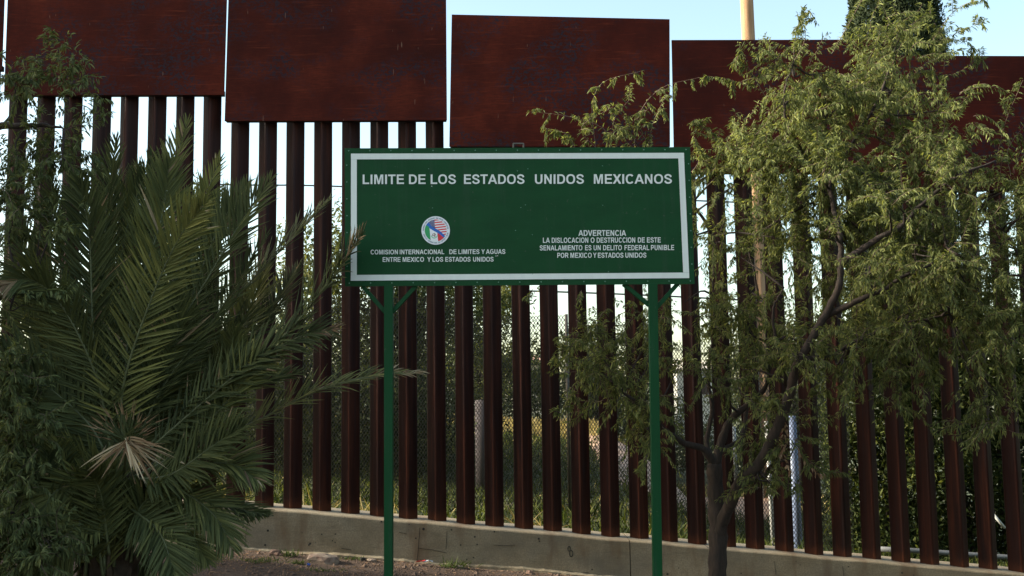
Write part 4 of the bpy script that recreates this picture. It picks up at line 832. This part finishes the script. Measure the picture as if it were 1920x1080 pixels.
# low shed with tan roof
sh = empty('low_shed', (un(1420, 1000, 26)[0], 26, -1.4)); tag(sh, 'low brown shed with tan roof and white gutter behind the tree trunk', 'shed')
a = un(1275, 998, 24.5); b = un(1520, 998, 24.5); zr = a[2]; zt = un(1400, 935, 27.5)[2]
m = MB(); m.prism([(a[0], 24.5, zr+.02), (b[0], 24.5, zr+.02), (b[0], 28, zt), (a[0], 28, zt)], [(a[0], 24.5, zr-.06), (b[0], 24.5, zr-.06), (b[0], 28, zt-.08), (a[0], 28, zt-.08)]); m.build('roof', M['tan'], sh)
m = MB(); m.box(a[0]-.03, b[0]+.03, 24.37, 24.49, zr-.06, zr+.045); m.build('gutter', M['whitepost'], sh)
m = MB(); m.box(a[0]+.15, b[0]-.15, 24.9, 27.8, -2.2, zr-.1); m.build('wall', basic('shed_wall', (.22, .13, .1), .9), sh)
for k in range(3):
    m = MB(); xk = a[0]+.5+k*1.05; m.box(xk, xk+.06, 24.84, 24.9, -2, zr-.1); m.build('door_trim', M['darksteel'], sh)
# far houses
def house(px0, px1, pyt, pyb, Y, label, wallm, roofm):
    a = un(px0, pyt, Y); b = un(px1, pyt, Y); zb = -1; zt = a[2]; ze = un(px0, pyt+(pyb-pyt)*.5, Y)[2]
    root = empty('house', ((a[0]+b[0])/2, Y, zb)); tag(root, label, 'house', 'houses far beyond the fence')
    m = MB(); m.box(a[0], b[0], Y, Y+5, zb, ze); m.build('wall', wallm, root)
    m = MB(); m.prism([(a[0]-.3, Y-.4, ze+.004), (b[0]+.3, Y-.4, ze+.004), (b[0]-.3, Y+2.5, zt), (a[0]+.3, Y+2.5, zt)], [(a[0]-.3, Y+5.4, ze+.004), (b[0]+.3, Y+5.4, ze+.004), (b[0]-.3, Y+2.55, zt), (a[0]+.3, Y+2.55, zt)]); m.build('roof', roofm, root)
    m = MB(); wz = (ze-.9); w0 = a[0]+(b[0]-a[0])*.4
    m.box(w0, w0+.9, Y-.03, Y-.004, wz-.5, wz+.4); m.build('window', M['darksteel'], root)
house(975, 1042, 663, 700, 60, 'distant house with brown tiled roof seen between slats above the hedge', M['stucco'], M['tile'])
house(1268, 1335, 670, 715, 62, 'distant white walled house behind the slats right of the sign post', M['whitepost'], M['stucco'])
# pink bare slope lit by the sun behind the right sign post
sx = un(1215, 870, 25)[0]; V = []; nq = 16
for j in range(nq+1):
    for i in range(nq+1):
        x = sx-1.2+i*.18; y = 22+j*.55; V.append((x, y, gz(x, y)+.06+.3*math.exp(-((x-sx-.2)/.75)**2-((y-27)/2.6)**2)+.02*math.sin(i*3)*math.sin(j*2)-.25*(i in (0, nq) or j in (0, nq))))
Qs = [(j*(nq+1)+i, j*(nq+1)+i+1, (j+1)*(nq+1)+i+1, (j+1)*(nq+1)+i) for j in range(nq) for i in range(nq)]
tag(mesh_np('dirt_mound', V, Qs, basic('pink_dirt', (.46, .3, .21), .95, (.3, .18, .12), 5, .5), None, True), kind='structure')

# ------------------------------------------------------------------ unseen building and trees added to shade the view
bd = empty('unseen_shade_building', (-26, 3, 0)); tag(bd, 'plain stucco building added out of view at left to shade palm and sign', 'building')  # added out of view, sized so its shadow covers the lower scene
m = MB(); m.box(-32, -22, -9, 12, -1, 13.7); m.build('wall', M['stucco'], bd)
m = MB(); m.box(-32.2, -21.8, -9.2, 12.2, 13.7, 14.0); m.build('roof', M['tan'], bd)
for j in range(3):
    for i in range(5):
        m = MB(); m.box(-22.02, -21.96, -7+i*4, -5.6+i*4, 2+j*4, 3.6+j*4); m.build('window', M['darksteel'], bd)
for (x_, y_, r_, lab) in ((10.5, 2.5, 3.0, 'dense broad dark tree added unseen at right to darken the slats, near the street'), (10.8, 8.6, 2.9, 'dense broad dark tree added unseen at right to darken the slats, near the fence')):  # added unseen, blocking sky light from the right faces of the bollards
    rt = empty('broadleaf_tree', (x_, y_, gz(x_, y_))); tag(rt, lab, 'tree', 'unseen trees added at right to darken the view'); g = gz(x_, y_)
    m = MB(); m.tube([(x_, y_, g-.2), (x_+.1, y_, g+2), (x_, y_, g+5)], [.28, .22, .1], 10); m.build('trunk', M['bark'], rt)
    Pn, cc = clumps(26000, (x_, y_, 4.2), (r_, r_, 3.6), 60, .5); Pn[:, 2] = np.maximum(Pn[:, 2], g+.3); leafmass('foliage', Pn, .2, M['bgdark'], rt)

# ------------------------------------------------------------------ foreground ground detail
n = 7000; x = rng.uniform(-5, 2, n); y = rng.uniform(10.4, 12.6, n); s = rng.uniform(.004, .013, n)*(1+1.6*(rng.random(n) < .06))
oc = np.array([(1,0,0),(-1,0,0),(0,1,0),(0,-1,0),(0,0,.7),(0,0,-.7)]); V = []
c = np.stack([x, y, [gz(a, b)+.003 for a, b in zip(x, y)]], 1)
V = (c[:, None, :]+oc[None]*s[:, None, None]*rng.uniform(.6, 1.3, (n, 6, 1))).reshape(-1, 3)
tr = np.array([(0,2,4),(2,1,4),(1,3,4),(3,0,4),(2,0,5),(1,2,5),(3,1,5),(0,3,5)]); Q_ = (np.arange(n)[:, None, None]*6+tr[None]).reshape(-1, 3)
tag(mesh_np('gravel', V, Q_, M['pebble'], None), 'reddish gravel scattered on the soil before the wall', 'gravel', kind='stuff')
n = 2600; x = rng.uniform(-5.5, 3, n); y = 12.62-2.6*rng.random(n)**1.3; Pn = np.stack([x, y, [gz(a_, b_)+.006 for a_, b_ in zip(x, y)]], 1)
D = unit(rng.normal(size=(n, 3))*np.array([1, 1, .18])); V, Q_ = strips(Pn, D, rng.uniform(.015, .07, n), np.full(n, .007), .0)
tag(mesh_np('leaf_litter', V, Q_, M['dryleaf'], None, var=np.repeat(rng.random(n)*.7, 3)), 'dry leaflets and twigs strewn on the soil', 'litter', kind='stuff')
def rock(px, py, Y, sx, sy, sz, mt, label, seed):
    r = random.Random(seed); c = un(px, py, Y); bm = bmesh.new(); bmesh.ops.create_icosphere(bm, subdivisions=2, radius=1)
    for v in bm.verts:
        q = v.co; k = 1+.28*math.sin(q.x*3+seed)*math.cos(q.y*4+seed*2)+r.uniform(-.13, .13); v.co = Vector((q.x*sx*k, q.y*sy*k, max(-.6, min(.75, q.z*k))*sz))
    me = bpy.data.meshes.new('rock'); bm.to_mesh(me); bm.free(); me.materials.append(mt); o = bpy.data.objects.new('rock', me); col(o); o.location = (c[0], Y, gz(c[0], Y)+sz*.4); o.rotation_euler = (0, .1, r.uniform(-.5, .5))
    tag(o, label, 'rock', 'rocks lying at the foot of the wall')
rock(607, 1037, 12.25, .17, .1, .085, M['rock'], 'large pale pinkish rock, biggest of those at the foot of the wall', 3)
rock(516, 1028, 12.4, .075, .06, .055, M['rockd'], 'small brown rock nearest the palm fronds', 5)
rock(527, 1036, 12.38, .035, .03, .025, M['rockd'], 'tiny stone beside the small brown rock nearest the palm', 8)
rock(697, 1046, 12.45, .055, .05, .03, M['rock'], 'flat pale stone just left of the left sign post', 9)
rock(680, 1043, 12.5, .03, .03, .03, M['charcoal'], 'small black stone against the wall left of the left sign post', 12)
rock(862, 1066, 12.5, .05, .04, .03, M['rock'], 'grey stone at the wall foot, right of the left sign post', 14)
rock(993, 1071, 12.5, .035, .03, .03, M['rockd'], 'small brown stone at the wall foot below the middle of the sign', 16)
c = un(578, 1052, 12.0); m = MB(); m.tube([(c[0], 12.0, gz(c[0], 12)+.005), (c[0]+.005, 12.0, gz(c[0], 12)+.022)], .02, 10); tag(m.build('bottle_cap', M['blue'], None), 'bright blue plastic cap lying on the soil before the large rock', 'litter')
c = un(790, 1056, 12.4); root = empty('crumpled_wrapper', (c[0], 12.4, c[2])); tag(root, 'crumpled red and white wrapper at the wall foot right of the left sign post', 'litter')
for k, (dx, mt) in enumerate(((-.03, M['redp']), (.05, M['whitep']))):
    V = [(c[0]+dx+.035*i+random.uniform(-.008, .008), 12.4+.03*j, c[2]+.02+random.uniform(-.014, .014)) for j in range(3) for i in range(-1, 3)]
    mesh_np('foil_piece', V, [(j*4+i, j*4+i+1, (j+1)*4+i+1, (j+1)*4+i) for j in range(2) for i in range(3)], mt, root)
def tuft(px, py, Y, n, h, r, label):
    c = un(px, py, Y); P = np.array([c[0], Y, gz(c[0], Y)])+rng.normal(size=(n, 3))*np.array([r, r*.4, 0]); D = unit(rng.normal(size=(n, 3))*.6+np.array([0, 0, 1.0])); V, Q_ = strips(P, D, h*rng.uniform(.5, 1.2, n), np.full(n, .008), .5)
    tag(mesh_np('weed_tuft', V, Q_, M['grass'], None, var=np.repeat(rng.random(n), 3)), label, 'weed', 'weed tufts before the wall')
tuft(540, 1036, 12.4, 90, .09, .05, 'green weed tuft between the small brown rock and the large rock')
tuft(555, 1052, 12.0, 70, .06, .06, 'low weed tuft on the soil in front of the large rock')
tuft(850, 1062, 12.5, 120, .12, .09, 'green weed tuft against the wall right of the left sign post')
tuft(660, 1046, 12.5, 60, .05, .09, 'thin weed tuft against the wall between the large rock and the post')
tuft(600, 1072, 11.6, 90, .05, .12, 'low weed patch near the bottom edge below the large rock')
tuft(480, 1068, 11.7, 120, .07, .14, 'low weed patch near the bottom edge beside the palm')
